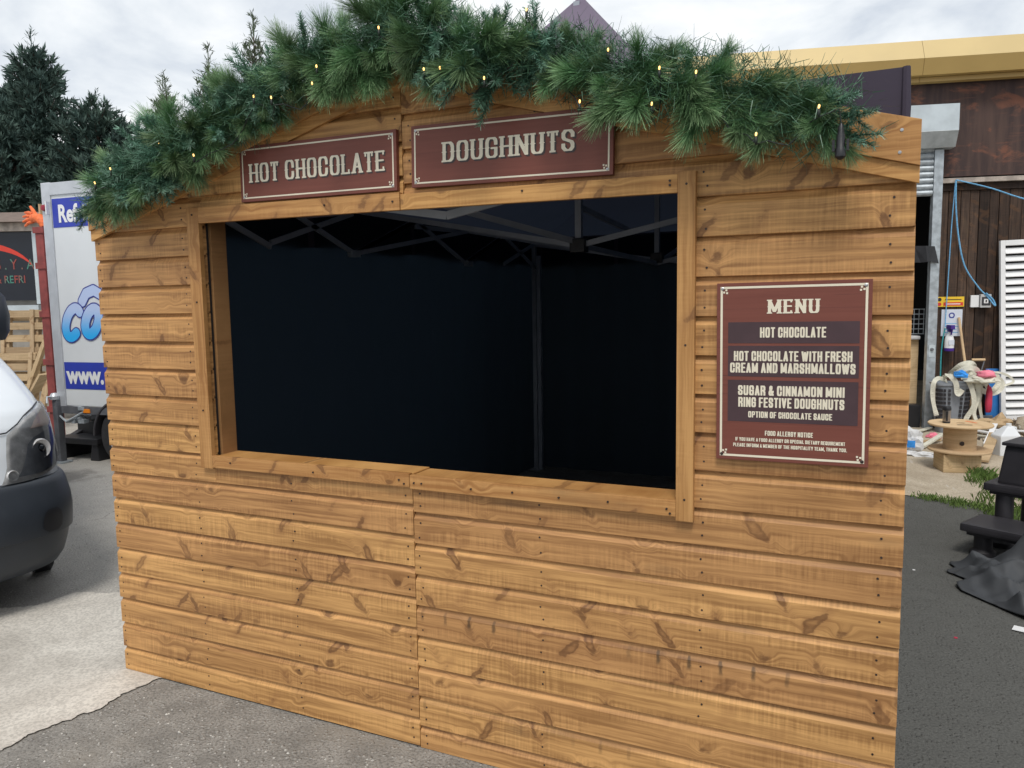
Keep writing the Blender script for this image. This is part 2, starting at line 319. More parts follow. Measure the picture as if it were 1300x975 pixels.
def mk_ground():
    n = NT('yard_asphalt'); v = n.coord(); sp = n.n('ShaderNodeSeparateXYZ'); n.l(v, sp.inputs[0])
    big = n.noise(v, 0.9, 5); mid = n.noise(v, 7.0, 5, 0.65)
    vo = n.n('ShaderNodeTexVoronoi', feature='F1'); n.l(v, vo.inputs['Vector']); vo.inputs['Scale'].default_value = 62.0
    st = n.n('ShaderNodeSeparateColor'); n.l(vo.outputs['Color'], st.inputs[0])
    stone = n.math('MULTIPLY', n.ramp(st.outputs[0], (0.45, 1.0, 0.0, 1.0)), n.ramp(vo.outputs['Distance'], (0.25, 0.5, 1.0, 0.0)))
    fine = n.noise(v, 95.0, 4, 0.7)
    worn = n.math('ADD', sp.outputs[0], n.math('MULTIPLY', n.math('SUBTRACT', big, 0.5), 1.2))
    side = n.ramp(worn, (2.4, 3.0, 0.0, 1.0))
    a = n.mix(n.ramp(mid, (0.3, 0.7, 0.0, 1.0)), (0.24, 0.228, 0.208), (0.36, 0.343, 0.315))
    a = n.mix(n.math('MULTIPLY', stone, 0.7), a, (0.56, 0.54, 0.50))
    a = n.mix(n.ramp(fine, (0.34, 0.56, 0.8, 0.0)), a, (0.12, 0.113, 0.103))
    dust = n.ramp(n.noise(n.mapping(v, loc=(4, 2, 0)), 1.6, 6, 0.6), (0.55, 0.75, 0.0, 0.5)); a = n.mix(dust, a, (0.30, 0.27, 0.23))
    pale = n.math('MULTIPLY', n.ramp(n.math('ADD', sp.outputs[1], big), (0.4, 1.3, 0.0, 1.0)), n.ramp(sp.outputs[0], (0.4, -0.2, 0.0, 1.0)))
    a = n.mix(n.math('MULTIPLY', pale, n.math('MULTIPLY_ADD', fine, 1.1, -0.05)), a, (0.58, 0.55, 0.50))
    ds = n.n('ShaderNodeVectorMath', operation='DISTANCE'); n.l(v, ds.inputs[0]); ds.inputs[1].default_value = (-4.0, 2.45, 0)
    stain = n.ramp(n.math('ADD', ds.outputs['Value'], n.math('MULTIPLY', n.math('SUBTRACT', mid, 0.5), 0.5)), (0.15, 0.42, 0.55, 0.0)); a = n.mix(stain, a, (0.07, 0.065, 0.06))
    vc = n.n('ShaderNodeTexVoronoi', feature='DISTANCE_TO_EDGE'); vw = n.n('ShaderNodeVectorMath', operation='ADD'); n.l(v, vw.inputs[0]); cw_ = n.n('ShaderNodeCombineXYZ'); n.l(n.math('MULTIPLY', mid, 0.22), cw_.inputs[0]); n.l(n.math('MULTIPLY', fine, 0.05), cw_.inputs[1]); n.l(cw_.outputs[0], vw.inputs[1]); n.l(vw.outputs[0], vc.inputs['Vector']); vc.inputs['Scale'].default_value = 0.9
    crack = n.math('MULTIPLY', n.ramp(vc.outputs['Distance'], (0.002, 0.007, 0.75, 0.0)), n.math('MULTIPLY', n.ramp(big, (0.50, 0.60, 0.0, 1.0)), n.ramp(sp.outputs[1], (1.2, 2.0, 0.0, 0.8)))); a = n.mix(crack, a, (0.05, 0.047, 0.043))
    b = n.mix(mid, (0.105, 0.104, 0.096), (0.150, 0.149, 0.138)); b = n.mix(n.math('MULTIPLY', stone, 0.35), b, (0.15, 0.145, 0.135))
    b = n.mix(n.ramp(fine, (0.35, 0.6, 0.4, 0.0)), b, (0.03, 0.03, 0.03))
    n.bump(n.math('ADD', n.math('MULTIPLY', stone, 0.8), fine), 0.8, 0.010)
    return n.base(n.mix(side, a, b), 0.9, 0, 0.2)
M['asphalt'] = mk_ground()
def mk_concrete(name, a, b, gravel=0.4):
    n = NT(name); v = n.coord(); f = n.noise(n.mapping(v, (1, 1, 1)), 2.2, 7, 0.62, 0.4); fine = n.noise(v, 90.0, 3)
    c = n.mix(n.ramp(f, (0.32, 0.68, 0.0, 1.0)), a, b)
    c = n.mix(n.ramp(fine, (0.36, 0.6, gravel, 0.0)), c, tuple(x * 0.45 for x in a))
    sc = n.ramp(n.noise(n.mapping(v, (6, 1.2, 1), (0, 0, 0.5)), 3.0, 4), (0.64, 0.70, 0.0, 0.5)); c = n.mix(sc, c, (0.55, 0.52, 0.47))
    n.bump(n.math('ADD', f, n.math('MULTIPLY', fine, 0.3)), 0.3, 0.01); return n.base(c, 0.88, 0, 0.2)
M['concrete'] = mk_concrete('worn_concrete', (0.47, 0.435, 0.385), (0.68, 0.64, 0.575))
M['sandy'] = mk_concrete('dusty_concrete', (0.40, 0.335, 0.25), (0.54, 0.465, 0.36))
M['stone'] = plain('loose_stones', (0.50, 0.48, 0.44), 0.9, var=0.35, scale=18)
def mk_rust():
    n = NT('rusted_painted_sheet'); v = n.coord(); f = n.noise(n.mapping(v, (1.1, 1, 2.2)), 2.6, 7, 0.65, 0.5)
    g = n.noise(n.mapping(v, (7, 1, 0.8)), 1.3, 5); h = n.noise(n.mapping(v, (0.8, 1, 9)), 2.0, 4)
    c = n.mix(n.ramp(g, (0.35, 0.7, 0, 1)), (0.050, 0.033, 0.032), (0.095, 0.058, 0.048))
    c = n.mix(n.ramp(f, (0.53, 0.66, 0, 0.75)), c, (0.22, 0.090, 0.055)); c = n.mix(n.ramp(h, (0.6, 0.7, 0, 0.35)), c, (0.20, 0.085, 0.055))
    return n.base(c, 0.7, 0, 0.3)
M['rust'] = mk_rust()
def mk_cool():
    n = NT('cyan_fade_print'); sp = n.n('ShaderNodeSeparateXYZ'); n.l(n.coord(), sp.inputs[0])
    return n.base(n.mix(n.ramp(sp.outputs[2], (1.30, 1.62, 0, 1)), (0.02, 0.42, 0.88), (0.50, 0.60, 0.85)), 0.4)
M['cool'] = mk_cool()
def mk_neon():
    n = NT('red_green_print'); sp = n.n('ShaderNodeSeparateXYZ'); n.l(n.coord(), sp.inputs[0])
    f = n.noise(n.mapping(n.coord(), (4, 1, 9)), 1.5, 1)
    return n.base(n.mix(n.ramp(f, (0.42, 0.55, 0, 1)), (0.30, 0.06, 0.05), (0.06, 0.22, 0.17)), 0.4)
M['neon'] = mk_neon()
def mk_tarp():
    n = NT('charcoal_tarpaulin'); v = n.coord(); f = n.noise(v, 4.0, 5)
    n.bump(n.noise(v, 260.0, 2), 0.25, 0.002)
    return n.base(n.mix(f, (0.034, 0.037, 0.042), (0.070, 0.074, 0.080)), 0.62, 0, 0.35)
M['tarp'] = mk_tarp()

# ------------------------------------------------------------------ object helpers
def props(o, label=None, cat=None, group=None, kind=None):
    if label: o['label'] = label
    if cat: o['category'] = cat
    if group: o['group'] = group
    if kind: o['kind'] = kind
    return o
def thing(name, label, cat, loc=(0, 0, 0), rotz=0.0, group=None, rot=None):
    o = D.objects.new(name, None); COL.objects.link(o); o.location = loc; o.rotation_euler = rot or (0, 0, rotz); o.empty_display_size = 0.1
    return props(o, label, cat, group)
class MB:
    def __init__(s): s.v = []; s.f = []; s.mi = []
    def add(s, vs, fs, mi=0):
        k = len(s.v); s.v += [tuple(v) for v in vs]
        for f in fs: s.f.append(tuple(i + k for i in f)); s.mi.append(mi)
        return s
    def box(s, a, b, mi=0, M4=None):
        x0, y0, z0 = a; x1, y1, z1 = b
        vs = [Vector(p) for p in ((x0, y0, z0), (x1, y0, z0), (x1, y1, z0), (x0, y1, z0), (x0, y0, z1), (x1, y0, z1), (x1, y1, z1), (x0, y1, z1))]
        if M4: vs = [M4 @ v for v in vs]
        return s.add(vs, [(0, 3, 2, 1), (4, 5, 6, 7), (0, 1, 5, 4), (1, 2, 6, 5), (2, 3, 7, 6), (3, 0, 4, 7)], mi)
    def bar(s, p, q, w=0.02, h=None, mi=0):
        p, q = Vector(p), Vector(q); h = h or w; d = (q - p); L_ = d.length; d.normalize()
        u = Vector((0, 0, 1)) if abs(d.z) < 0.95 else Vector((0, 1, 0)); a = d.cross(u).normalized(); b = a.cross(d).normalized()
        vs = []
        for t in (p, q):
            for i, j in ((-1, -1), (1, -1), (1, 1), (-1, 1)): vs.append(t + a * i * w / 2 + b * j * h / 2)
        return s.add(vs, [(0, 1, 2, 3), (7, 6, 5, 4), (0, 4, 5, 1), (1, 5, 6, 2), (2, 6, 7, 3), (3, 7, 4, 0)], mi)
    def tube(s, pts, r, n=8, mi=0, cap=True):
        pts = [Vector(p) for p in pts]; rs = r if isinstance(r, (list, tuple)) else [r] * len(pts); k = len(s.v)
        pr_ = None
        for i, p in enumerate(pts):
            d = (pts[min(i + 1, len(pts) - 1)] - pts[max(i - 1, 0)]).normalized()
            if pr_ is None:
                u = Vector((0, 0, 1)) if abs(d.z) < 0.9 else Vector((1, 0, 0)); a = d.cross(u).normalized()
            else: a = (pr_ - d * pr_.dot(d)).normalized()
            pr_ = a; b = d.cross(a)
            for j in range(n): t = 2 * PI * j / n; s.v.append(tuple(p + (a * math.cos(t) + b * math.sin(t)) * rs[i]))
        for i in range(len(pts) - 1):
            for j in range(n):
                s.f.append((k + i * n + j, k + i * n + (j + 1) % n, k + (i + 1) * n + (j + 1) % n, k + (i + 1) * n + j)); s.mi.append(mi)
        if cap:
            s.f.append(tuple(k + j for j in range(n))[::-1]); s.mi.append(mi); s.f.append(tuple(k + (len(pts) - 1) * n + j for j in range(n))); s.mi.append(mi)
        return s
    def lathe(s, prof, n=24, c=(0, 0, 0), axis='Z', mi=0):
        k = len(s.v); cx, cy, cz = c
        for r, z in prof:
            for j in range(n):
                t = 2 * PI * j / n; a, b = r * math.cos(t), r * math.sin(t)
                s.v.append({'Z': (cx + a, cy + b, cz + z), 'Y': (cx + a, cy + z, cz + b), 'X': (cx + z, cy + a, cz + b)}[axis])
        for i in range(len(prof) - 1):
            for j in range(n): s.f.append((k + i * n + j, k + i * n + (j + 1) % n, k + (i + 1) * n + (j + 1) % n, k + (i + 1) * n + j)); s.mi.append(mi)
        return s
    def ribbon(s, pts, w, nrm=(0, 0, 1), mi=0, th=0.0):
        pts = [Vector(p) for p in pts]; k = len(s.v)
        nr = [Vector(x) for x in nrm] if isinstance(nrm[0], (tuple, Vector)) else [Vector(nrm)] * len(pts)
        for i, p in enumerate(pts):
            d = (pts[min(i + 1, len(pts) - 1)] - pts[max(i - 1, 0)]).normalized(); a = d.cross(nr[i])
            a = a.normalized() if a.length > 1e-6 else Vector((1, 0, 0))
            s.v.append(tuple(p - a * w / 2)); s.v.append(tuple(p + a * w / 2))
        for i in range(len(pts) - 1): s.f.append((k + 2 * i, k + 2 * i + 1, k + 2 * i + 3, k + 2 * i + 2)); s.mi.append(mi)
        return s
    def mesh(s, name, mats, smooth=False, bevel=0.0):
        me = D.meshes.new(name); me.from_pydata(s.v, [], s.f)
        for m_ in (mats if isinstance(mats, (list, tuple)) else [mats]): me.materials.append(m_)
        me.polygons.foreach_set('material_index', s.mi)
        bm = bmesh.new(); bm.from_mesh(me)
        if bevel:
            bmesh.ops.remove_doubles(bm, verts=bm.verts, dist=1e-6)
            bmesh.ops.bevel(bm, geom=[e for e in bm.edges if len(e.link_faces) == 2 and e.calc_face_angle(0) > 0.5], offset=bevel, segments=2, affect='EDGES', profile=0.7)
        bmesh.ops.recalc_face_normals(bm, faces=bm.faces); bm.to_mesh(me); bm.free()
        if smooth: me.polygons.foreach_set('use_smooth', [True] * len(me.polygons))
        me.update(); return me
    def obj(s, name, mats, parent=None, smooth=False, bevel=0.0, kind=None, label=None):
        o = D.objects.new(name, s.mesh(name, mats, smooth, bevel)); COL.objects.link(o)
        if parent: o.parent = parent
        if kind: o['kind'] = kind
        if label: o['label'] = label
        if smooth:
            try:
                md = o.modifiers.new('edges', 'EDGE_SPLIT'); md.split_angle = R(38)
            except Exception: pass
        return o
def inst(me, name, parent, loc=(0, 0, 0), rot=(0, 0, 0), scale=(1, 1, 1)):
    o = D.objects.new(name, me); COL.objects.link(o); o.parent = parent; o.location = loc; o.rotation_euler = rot; o.scale = scale; return o

# ------------------------------------------------------------------ lettering: strokes swept with a broad pen, union by CDT
def hull(P):
    P = sorted(set((round(x, 6), round(y, 6)) for x, y in P))
    if len(P) < 3: return P
    def half(Q):
        h = []
        for p in Q:
            while len(h) >= 2 and (h[-1][0] - h[-2][0]) * (p[1] - h[-2][1]) - (h[-1][1] - h[-2][1]) * (p[0] - h[-2][0]) <= 1e-9: h.pop()
            h.append(p)
        return h[:-1]
    return half(P) + half(P[::-1])
LOOP = [(0, .22), (0, .78), (.06, .92), (.22, 1), (.78, 1), (.94, .92), (1, .78), (1, .22), (.94, .08), (.78, 0), (.22, 0), (.06, .08), (0, .22)]
G = {
 'A': (1, [[(0, 0), (.5, 1), (1, 0)], [(.2, .3), (.8, .3)]]), 'B': (1, [[(0, 0), (0, 1), (.75, 1), (1, .87), (1, .65), (.8, .53), (0, .53)], [(.8, .53), (1, .4), (1, .13), (.75, 0), (0, 0)]]),
 'C': (1, [[(1, .64), (1, .78), (.94, .92), (.78, 1), (.22, 1), (.06, .92), (0, .78), (0, .22), (.06, .08), (.22, 0), (.78, 0), (.94, .08), (1, .22), (1, .36)]]),
 'D': (1, [[(0, 0), (0, 1), (.7, 1), (.92, .9), (1, .75), (1, .25), (.92, .1), (.7, 0), (0, 0)]]), 'E': (.85, [[(1, 1), (0, 1), (0, 0), (1, 0)], [(0, .52), (.85, .52)]]),
 'F': (.82, [[(1, 1), (0, 1), (0, 0)], [(0, .5), (.85, .5)]]), 'G': (1, [[(1, .68), (1, .78), (.94, .92), (.78, 1), (.22, 1), (.06, .92), (0, .78), (0, .22), (.06, .08), (.22, 0), (.78, 0), (1, .1), (1, .47), (.6, .47)]]),
 'H': (1, [[(0, 0), (0, 1)], [(1, 0), (1, 1)], [(0, .51), (1, .51)]]), 'I': (0, [[(.5, 0), (.5, 1)]]), 'K': (1, [[(0, 0), (0, 1)], [(1, 1), (0, .42)], [(.3, .58), (1, 0)]]), 'L': (.82, [[(0, 1), (0, 0), (1, 0)]]),
 'M': (1.45, [[(0, 0), (0, 1), (.5, .12), (1, 1), (1, 0)]]), 'N': (1.05, [[(0, 0), (0, 1), (1, 0), (1, 1)]]), 'O': (1, [LOOP]),
 'P': (1, [[(0, 0), (0, 1), (.75, 1), (1, .87), (1, .57), (.75, .44), (0, .44)]]), 'Q': (1, [LOOP, [(.6, .25), (1.05, -.05)]]),
 'R': (1, [[(0, 0), (0, 1), (.75, 1), (1, .87), (1, .62), (.75, .5), (0, .5)], [(.68, .5), (1, .28), (1, 0)]]),
 'S': (.97, [[(1, .7), (1, .85), (.75, 1), (.22, 1), (0, .86), (0, .68), (.12, .57), (.88, .42), (1, .3), (1, .14), (.78, 0), (.25, 0), (0, .15), (0, .3)]]),
 'T': (.9, [[(0, 1), (1, 1)], [(.5, 1), (.5, 0)]]), 'U': (1, [[(0, 1), (0, .22), (.06, .08), (.22, 0), (.78, 0), (.94, .08), (1, .22), (1, 1)]]),
 'V': (1.05, [[(0, 1), (.5, 0), (1, 1)]]), 'W': (1.75, [[(0, 1), (.25, 0), (.5, .92), (.75, 0), (1, 1)]]), 'Y': (1, [[(0, 1), (.5, .42), (1, 1)], [(.5, .42), (.5, 0)]]),
 '&': (1.1, [[(1, 0), (.2, .72), (.2, .9), (.4, 1), (.6, .95), (.62, .75), (.1, .42), (0, .25), (.1, .06), (.35, 0), (.7, .1), (1, .42)]]),
 '.': (0, [[(.5, 0), (.5, .04)]]), ',': (0, [[(.5, .03), (.4, -.14)]]), 'w': (1.5, [[(0, .70), (.25, 0), (.5, .66), (.75, 0), (1, .70)]]),
}
SER = {'H': [(0, 0), (1, 0), (0, 1), (1, 1)], 'A': [(0, 0), (1, 0)], 'T': [(.5, 0)], 'L': [(0, 0), (0, 1)], 'E': [(0, 0), (0, 1)], 'N': [(0, 0), (0, 1), (1, 1)], 'M': [(0, 0), (1, 0), (0, 1), (1, 1)], 'U': [(0, 1), (1, 1)], 'D': [(0, 0), (0, 1)]}
SPUR = {'H': (0, 1), 'O': (0, 1), 'C': (0,), 'T': (.5,), 'L': (0,), 'E': (0,), 'D': (0, 1), 'U': (0, 1), 'G': (0,), 'N': (0, 1), 'M': (0, 1), 'A': (), 'S': ()}
TEE = {'T': [((0, 1), (0, .8)), ((1, 1), (1, .8))], 'L': [((1, 0), (1, .2))], 'E': [((1, 0), (1, .18)), ((1, 1), (1, .82))], 'C': [((1, .78), (1, .95))], 'G': [((1, .78), (1, .95))], 'S': [((1, .8), (1, .95)), ((0, .2), (0, .05))]}
_gc = {}
def glyph(ch, tx, ty, cw, west):
    key = (ch, tx, ty, cw, west)
    if key in _gc: return _gc[key]
    wf, st = G[ch]; w_ = tx if wf == 0 else tx + (cw - tx) * wf
    def P(p): return (tx / 2 + p[0] * (w_ - tx), ty / 2 + p[1] * (1 - ty))
    pen = [(sx * tx / 2 * a, sy * ty / 2 * b) for sx in (-1, 1) for sy in (-1, 1) for a, b in ((1, .6), (.75, 1))]
    polys = []
    for s_ in st:
        for a, b in zip(s_, s_[1:]):
            A, B = P(a), P(b)
            polys.append(hull([(A[0] + x, A[1] + y) for x, y in pen] + [(B[0] + x, B[1] + y) for x, y in pen]))
    if west:
        sw = tx * 0.62; sh = 0.042
        for p in SER.get(ch, []):
            x, y = P(p); y0, y1 = (0, sh * 2) if p[1] == 0 else (1 - sh * 2, 1)
            polys.append([(x - tx / 2 - sw * .55, y0), (x + tx / 2 + sw * .55, y0), (x + tx / 2 + sw * .5, y1), (x - tx / 2 - sw * .5, y1)])
        for fx in SPUR.get(ch, ()):
            x, y = P((fx, .5)); polys.append([(x - tx / 2 - .055, y), (x, y - .075), (x + tx / 2 + .055, y), (x, y + .075)])
        for a, b in TEE.get(ch, []):
            A, B = P(a), P(b); q = tx * 0.28
            polys.append(hull([(A[0] - q, A[1]), (A[0] + q, A[1]), (B[0] - q, B[1]), (B[0] + q, B[1])]))
    vs, fs = [], []
    for p in polys:
        if len(p) < 3: continue
        ar = sum(p[i][0] * p[(i + 1) % len(p)][1] - p[(i + 1) % len(p)][0] * p[i][1] for i in range(len(p)))
        if ar < 0: p = p[::-1]
        k = len(vs); vs += [Vector(q) for q in p]; fs.append([k + i for i in range(len(p))])
    o = delaunay_2d_cdt(vs, [], fs, 0, 1e-4)
    _gc[key] = ([tuple(v) for v in o[0]], [tuple(f) for f, src in zip(o[2], o[5]) if src], w_)
    return _gc[key]
def text_mb(mb, s, x0, x1, z, h, y, tx=.2, ty=.14, cw=.46, gap=.09, space=.26, west=False, dx=0, dz=0, slope=0.0, mi=0, font=None, shear=0):
    """letters of height h whose string fills x0..x1 at base line z, on the plane y"""
    tot = 0; seq = []
    for ch in s:
        if ch == ' ': tot += space; continue
        g = glyph(ch, tx, ty, cw, west); seq.append((g, tot)); tot += g[2] + gap
    tot -= gap; k = (x1 - x0) / tot
    for g, off in seq:
        vs = []
        for a, b in g[0]:
            x = x0 + (off + a) * k + dx + shear * b * h; vs.append((x, y, z + b * h + dz + slope * (x - x0)))
        mb.add(vs, g[1], mi)
    return mb
def bfont(s, name, mat, parent, x, y, z, size, off=0.0, rot=(PI / 2, 0, 0), sx=1.0, shear=0.0):
    cu = D.curves.new(name, 'FONT'); cu.body = s; cu.size = size; cu.offset = off; cu.shear = shear; cu.resolution_u = 4
    t = D.objects.new('tmp', cu); COL.objects.link(t); me = D.meshes.new_from_object(t.evaluated_get(bpy.context.evaluated_depsgraph_get()))
    D.objects.remove(t); me.name = name; me.materials.clear(); me.materials.append(mat)
    o = D.objects.new(name, me); COL.objects.link(o); o.parent = parent; o.location = (x, y, z); o.rotation_euler = rot; o.scale = (sx, 1, 1); return o

# ------------------------------------------------------------------ ground
def grid_sheet(name, x0, x1, y0, y1, z, mat):
    mb = MB(); mb.add([(x0, y0, z), (x1, y0, z), (x1, y1, z), (x0, y1, z)], [(0, 1, 2, 3)]); o = mb.obj(name, mat); props(o, kind='structure'); return o
grid_sheet('ground', -400, 400, -400, 400, 0.0, M['asphalt'])
def rough_sheet(name, pts, z, mat, amp=0.02, step=0.012, seed=0, fray=None):
    out_ = []
    for i in range(len(pts)):
        a, b = Vector(pts[i]), Vector(pts[(i + 1) % len(pts)]); n_ = max(1, min(260, int((b - a).length / step)))
        for j in range(n_):
            p = a.lerp(b, j / n_); nv = Vector((noise.noise(Vector((p.x * 5, p.y * 5, seed))), noise.noise(Vector((p.x * 5, p.y * 5, seed + 9))))) * amp
            nv += Vector((noise.noise(Vector((p.x * 31, p.y * 31, seed))), noise.noise(Vector((p.x * 31, p.y * 31, seed + 4))))) * amp * 0.55 + Vector((noise.noise(Vector((p.x * 110, p.y * 110, seed))), noise.noise(Vector((p.x * 110, p.y * 110, 7))))) * amp * 0.45
            out_.append(p + nv)
    r_ = delaunay_2d_cdt(out_, [], [list(range(len(out_)))], 1, 1e-5)
    mb = MB(); mb.add([(v[0], v[1], z) for v in r_[0]], [tuple(f) for f in r_[2]])
    o = mb.obj(name, mat); props(o, kind='structure')
    for p_ in o.data.polygons:
        if p_.normal.z < 0: p_.flip()
    return o
rough_sheet('concrete_slab', [(0.225, 0.10), (0.135, -0.62), (-0.05, -1.9), (-2.6, -1.9), (-2.3, -0.35), (-1.24, 0.19), (-1.08, 0.36), (-1.06, 0.50), (-0.84, 0.61), (-0.4, 0.66), (0.25, 0.62)], 0.006, M['concrete'], 0.035, seed=3)
rough_sheet('rear_concrete_yard', [(1.0, 4.9), (2.6, 4.62), (3.25, 4.52), (3.72, 4.42), (4.3, 4.3), (9, 3.4), (9, 14), (-1.0, 14), (-1.0, 5.2)], 0.006, M['sandy'], 0.05, seed=8)

# loose stones worked out of the asphalt
mb = MB()
for i in range(9000):
    x = random.uniform(-3.6, 1.6); y = random.uniform(-1.9, 3.4)
    if x > 0.2 and y > -0.15: continue
    if -1.3 < x < 0.2 and -1.9 < y < 0.6 and random.random() < 0.93: continue
    r = random.uniform(0.002, 0.0065) if y < .7 else random.uniform(.003, .0085); a = random.random() * 6; c_, s_ = math.cos(a) * r, math.sin(a) * r
    mb.add([(x + c_, y + s_, 0), (x - s_ * .7, y + c_ * .7, 0), (x - c_, y - s_, 0), (x + s_, y - c_ * .8, 0), (x + r * .2, y, r * .8)], [(0, 1, 4), (1, 2, 4), (2, 3, 4), (3, 0, 4)])
props(mb.obj('gravel', M['stone']), 'loose grey grit lying on the asphalt left of the stall', 'gravel', kind='stuff')

# ------------------------------------------------------------------ the stall front
SH = thing('market_stall_front', 'honey stained shiplap timber stall front with a wide serving hatch, gabled top', 'market stall')
PITCH = 0.1112; W2 = 1.5115; WR = 3.0245
def roof(x): return 2.008 + 0.285 * (x if x < W2 else WR - x)
def shiplap(x0, x1, z0, z1, mat, bottom=False, name='board'):
    """one rebated shiplap board; z0..z1 visible, lip overhangs the board below"""
    h = z1 - z0
    wob = random.uniform(-0.0012, 0.0012)
    prof = [(-0.019 + wob, 0.0), (-0.0205 + wob, 0.0015), (-0.0205 + wob, h - 0.024), (-0.0185 + wob, h - 0.0215), (-0.0115, h - 0.014), (-0.0068, h - 0.006), (-0.005, h + 0.0), (-0.005, h + 0.008), (0.0, h + 0.008), (0.0, 0.0)]
    bm = bmesh.new(); n_ = len(prof)
    A = [bm.verts.new((x0, y, z0 + z)) for y, z in prof]; B = [bm.verts.new((x1, y, z0 + z)) for y, z in prof]
    for i in range(n_): bm.faces.new((A[i], A[(i + 1) % n_], B[(i + 1) % n_], B[i]))
    bm.faces.new(A[::-1]); bm.faces.new(B)
    return bm
def finish(bm, mat, name='board', clip=True, top=None):
    for side, sgn in ((0, 1), (1, -1)):
        if not clip: break
        x0 = 0 if side == 0 else WR
        nrm = Vector((-0.285 * sgn, 0, 1)).normalized()
        bmesh.ops.bisect_plane(bm, geom=bm.verts[:] + bm.edges[:] + bm.faces[:], plane_co=(x0, 0, 2.006), plane_no=nrm, clear_outer=True)
        ed = [e_ for e_ in bm.edges if len(e_.link_faces) == 1]
        if ed: bmesh.ops.holes_fill(bm, edges=ed)
    if top is not None:
        bmesh.ops.bisect_plane(bm, geom=bm.verts[:] + bm.edges[:] + bm.faces[:], plane_co=(0, 0, top[0]), plane_no=(0, 0, top[1]), clear_outer=True)
        ed = [e_ for e_ in bm.edges if len(e_.link_faces) == 1]
        if ed: bmesh.ops.holes_fill(bm, edges=ed)
    if len(bm.verts) < 4: bm.free(); return None
    bmesh.ops.recalc_face_normals(bm, faces=bm.faces)
    me = D.meshes.new(name); bm.to_mesh(me); bm.free(); me.materials.append(mat)
    o = D.objects.new(name, me); COL.objects.link(o); o.parent = SH; return o
HX0, HX1, HZ0, HZ1 = 0.60, 2.44, 0.972, 1.915      # serving hatch in the boards
nails = MB()
def nail(x, z):
    y = -0.0210; r = 0.0032
    nails.add([(x + r * math.cos(t * PI / 3), y - 0.0006, z + r * math.sin(t * PI / 3)) for t in range(6)] + [(x + r * math.cos(t * PI / 3), y + 0.004, z + r * math.sin(t * PI / 3)) for t in range(6)],
              [(0, 1, 2, 3, 4, 5)] + [(i, (i + 1) % 6, 6 + (i + 1) % 6, 6 + i) for i in range(6)])
for side in (0, 1):
    xa, xb = (0.0, W2 - 0.0015) if side == 0 else (W2 + 0.0015, WR)
    base = 0.1118 if side == 0 else 0.0852; bot = 0.006 if side == 0 else 0.001
    for i in range(-1, 22):
        z0 = bot if i == -1 else base + i * PITCH; z1 = base + (i + 1) * PITCH
        if i == -1: z1 = base
        if z0 > 2.42: break
        mat = M['board_teeth'] if (side == 1 and i in (0, 3)) else M['board']
        jx0 = random.uniform(-0.002, 0.002) if side == 0 else 0; jx1 = random.uniform(-0.002, 0.002) if side == 1 else 0
        segs = []
        if z1 <= HZ0 + 0.01 or z0 >= HZ1 - 0.01: segs = [(xa, xb, None)]
        elif z0 < HZ0:       # board notched under the sill
            if side == 0: segs = [(xa, HX0, None), (HX0, xb, (HZ0, 1))]
            else: segs = [(xa, HX1, (HZ0, 1)), (HX1, xb, None)]
        elif z1 > HZ1:
            if side == 0: segs = [(xa, HX0, None), (HX0, xb, (HZ1, -1))]
            else: segs = [(xa, HX1, (HZ1, -1)), (HX1, xb, None)]
        else: segs = [(xa, HX0, None)] if side == 0 else [(HX1, xb, None)]
        whole = None
        for (a, b, t) in segs:
            bm = shiplap(a + (jx0 if a == xa else 0), b + (jx1 if b == xb else 0), z0, z1, mat)
            finish(bm, mat, top=t)
        cols = (0.022, 0.50, 0.98, W2 - 0.03) if side == 0 else (W2 + 0.026, 1.99, 2.50, WR - 0.055)
        for x in cols:
            for fz in (0.24, 0.64):
                z = z0 + (z1 - z0) * fz + random.uniform(-.005, .005); xx = x + random.uniform(-.006, .006)
                if z > roof(xx) - 0.03: continue
                if HX0 - 0.06 < xx < HX1 + 0.05 and HZ0 - 0.03 < z < HZ1 + 0.04: continue
                nail(xx, z)
nails.obj('nail_heads', M['nail'], SH, kind='stuff')
# added backing sheets block light at the joints; frame of studs round the hatch
for a, b in (((0.01, 0.001, 0.02), (HX0 - 0.001, 0.004, 2.0)), ((HX1 + 0.001, 0.001, 0.02), (WR - 0.01, 0.004, 2.0)), ((HX0 - .001, 0.001, 0.02), (HX1 + .001, 0.004, HZ0 - 0.001)), ((HX0 - .001, 0.001, HZ1 + .001), (HX1 + .001, 0.004, 2.0))):
    MB().box(a, b).obj('light_stop_panel', M['dark_inside'], SH)
mb = MB(); mb.add([(0.02, 0.001, 2.0005), (WR - 0.02, 0.001, 2.0005), (W2, 0.001, 2.42), (0.02, 0.004, 2.0005), (WR - 0.02, 0.004, 2.0005), (W2, 0.004, 2.42)], [(0, 1, 2), (5, 4, 3), (0, 3, 4, 1), (1, 4, 5, 2), (2, 5, 3, 0)]); mb.obj('light_stop_panel', M['dark_inside'], SH)
for x0, x1, z0, z1 in ((0.556, 0.607, 0.02, 1.95), (2.445, 2.495, 0.02, 1.95), (0.005, 0.05, 0.02, 1.98), (2.90, 3.015, 0.02, 1.98), (1.455, 1.505, 0.02, 0.955), (1.518, 1.566, 0.02, 0.955)):
    MB().box((x0, 0.016, z0), (x1, 0.094, z1)).obj('stud', M['stud'], SH, bevel=0.002)
    MB().box((x0 + .004, 0.0045, z0), (x1 - .012, 0.016, z1)).obj('gap_shade_strip', M['dark_inside'], SH)  # dark strip painting the shadow gap between facing board and stud
MB().box((0.608, 0.005, HZ0 - 0.045), (2.444, 0.094, HZ0 - 0.003)).obj('sill_beam', M['rail_x'], SH, bevel=0.002)
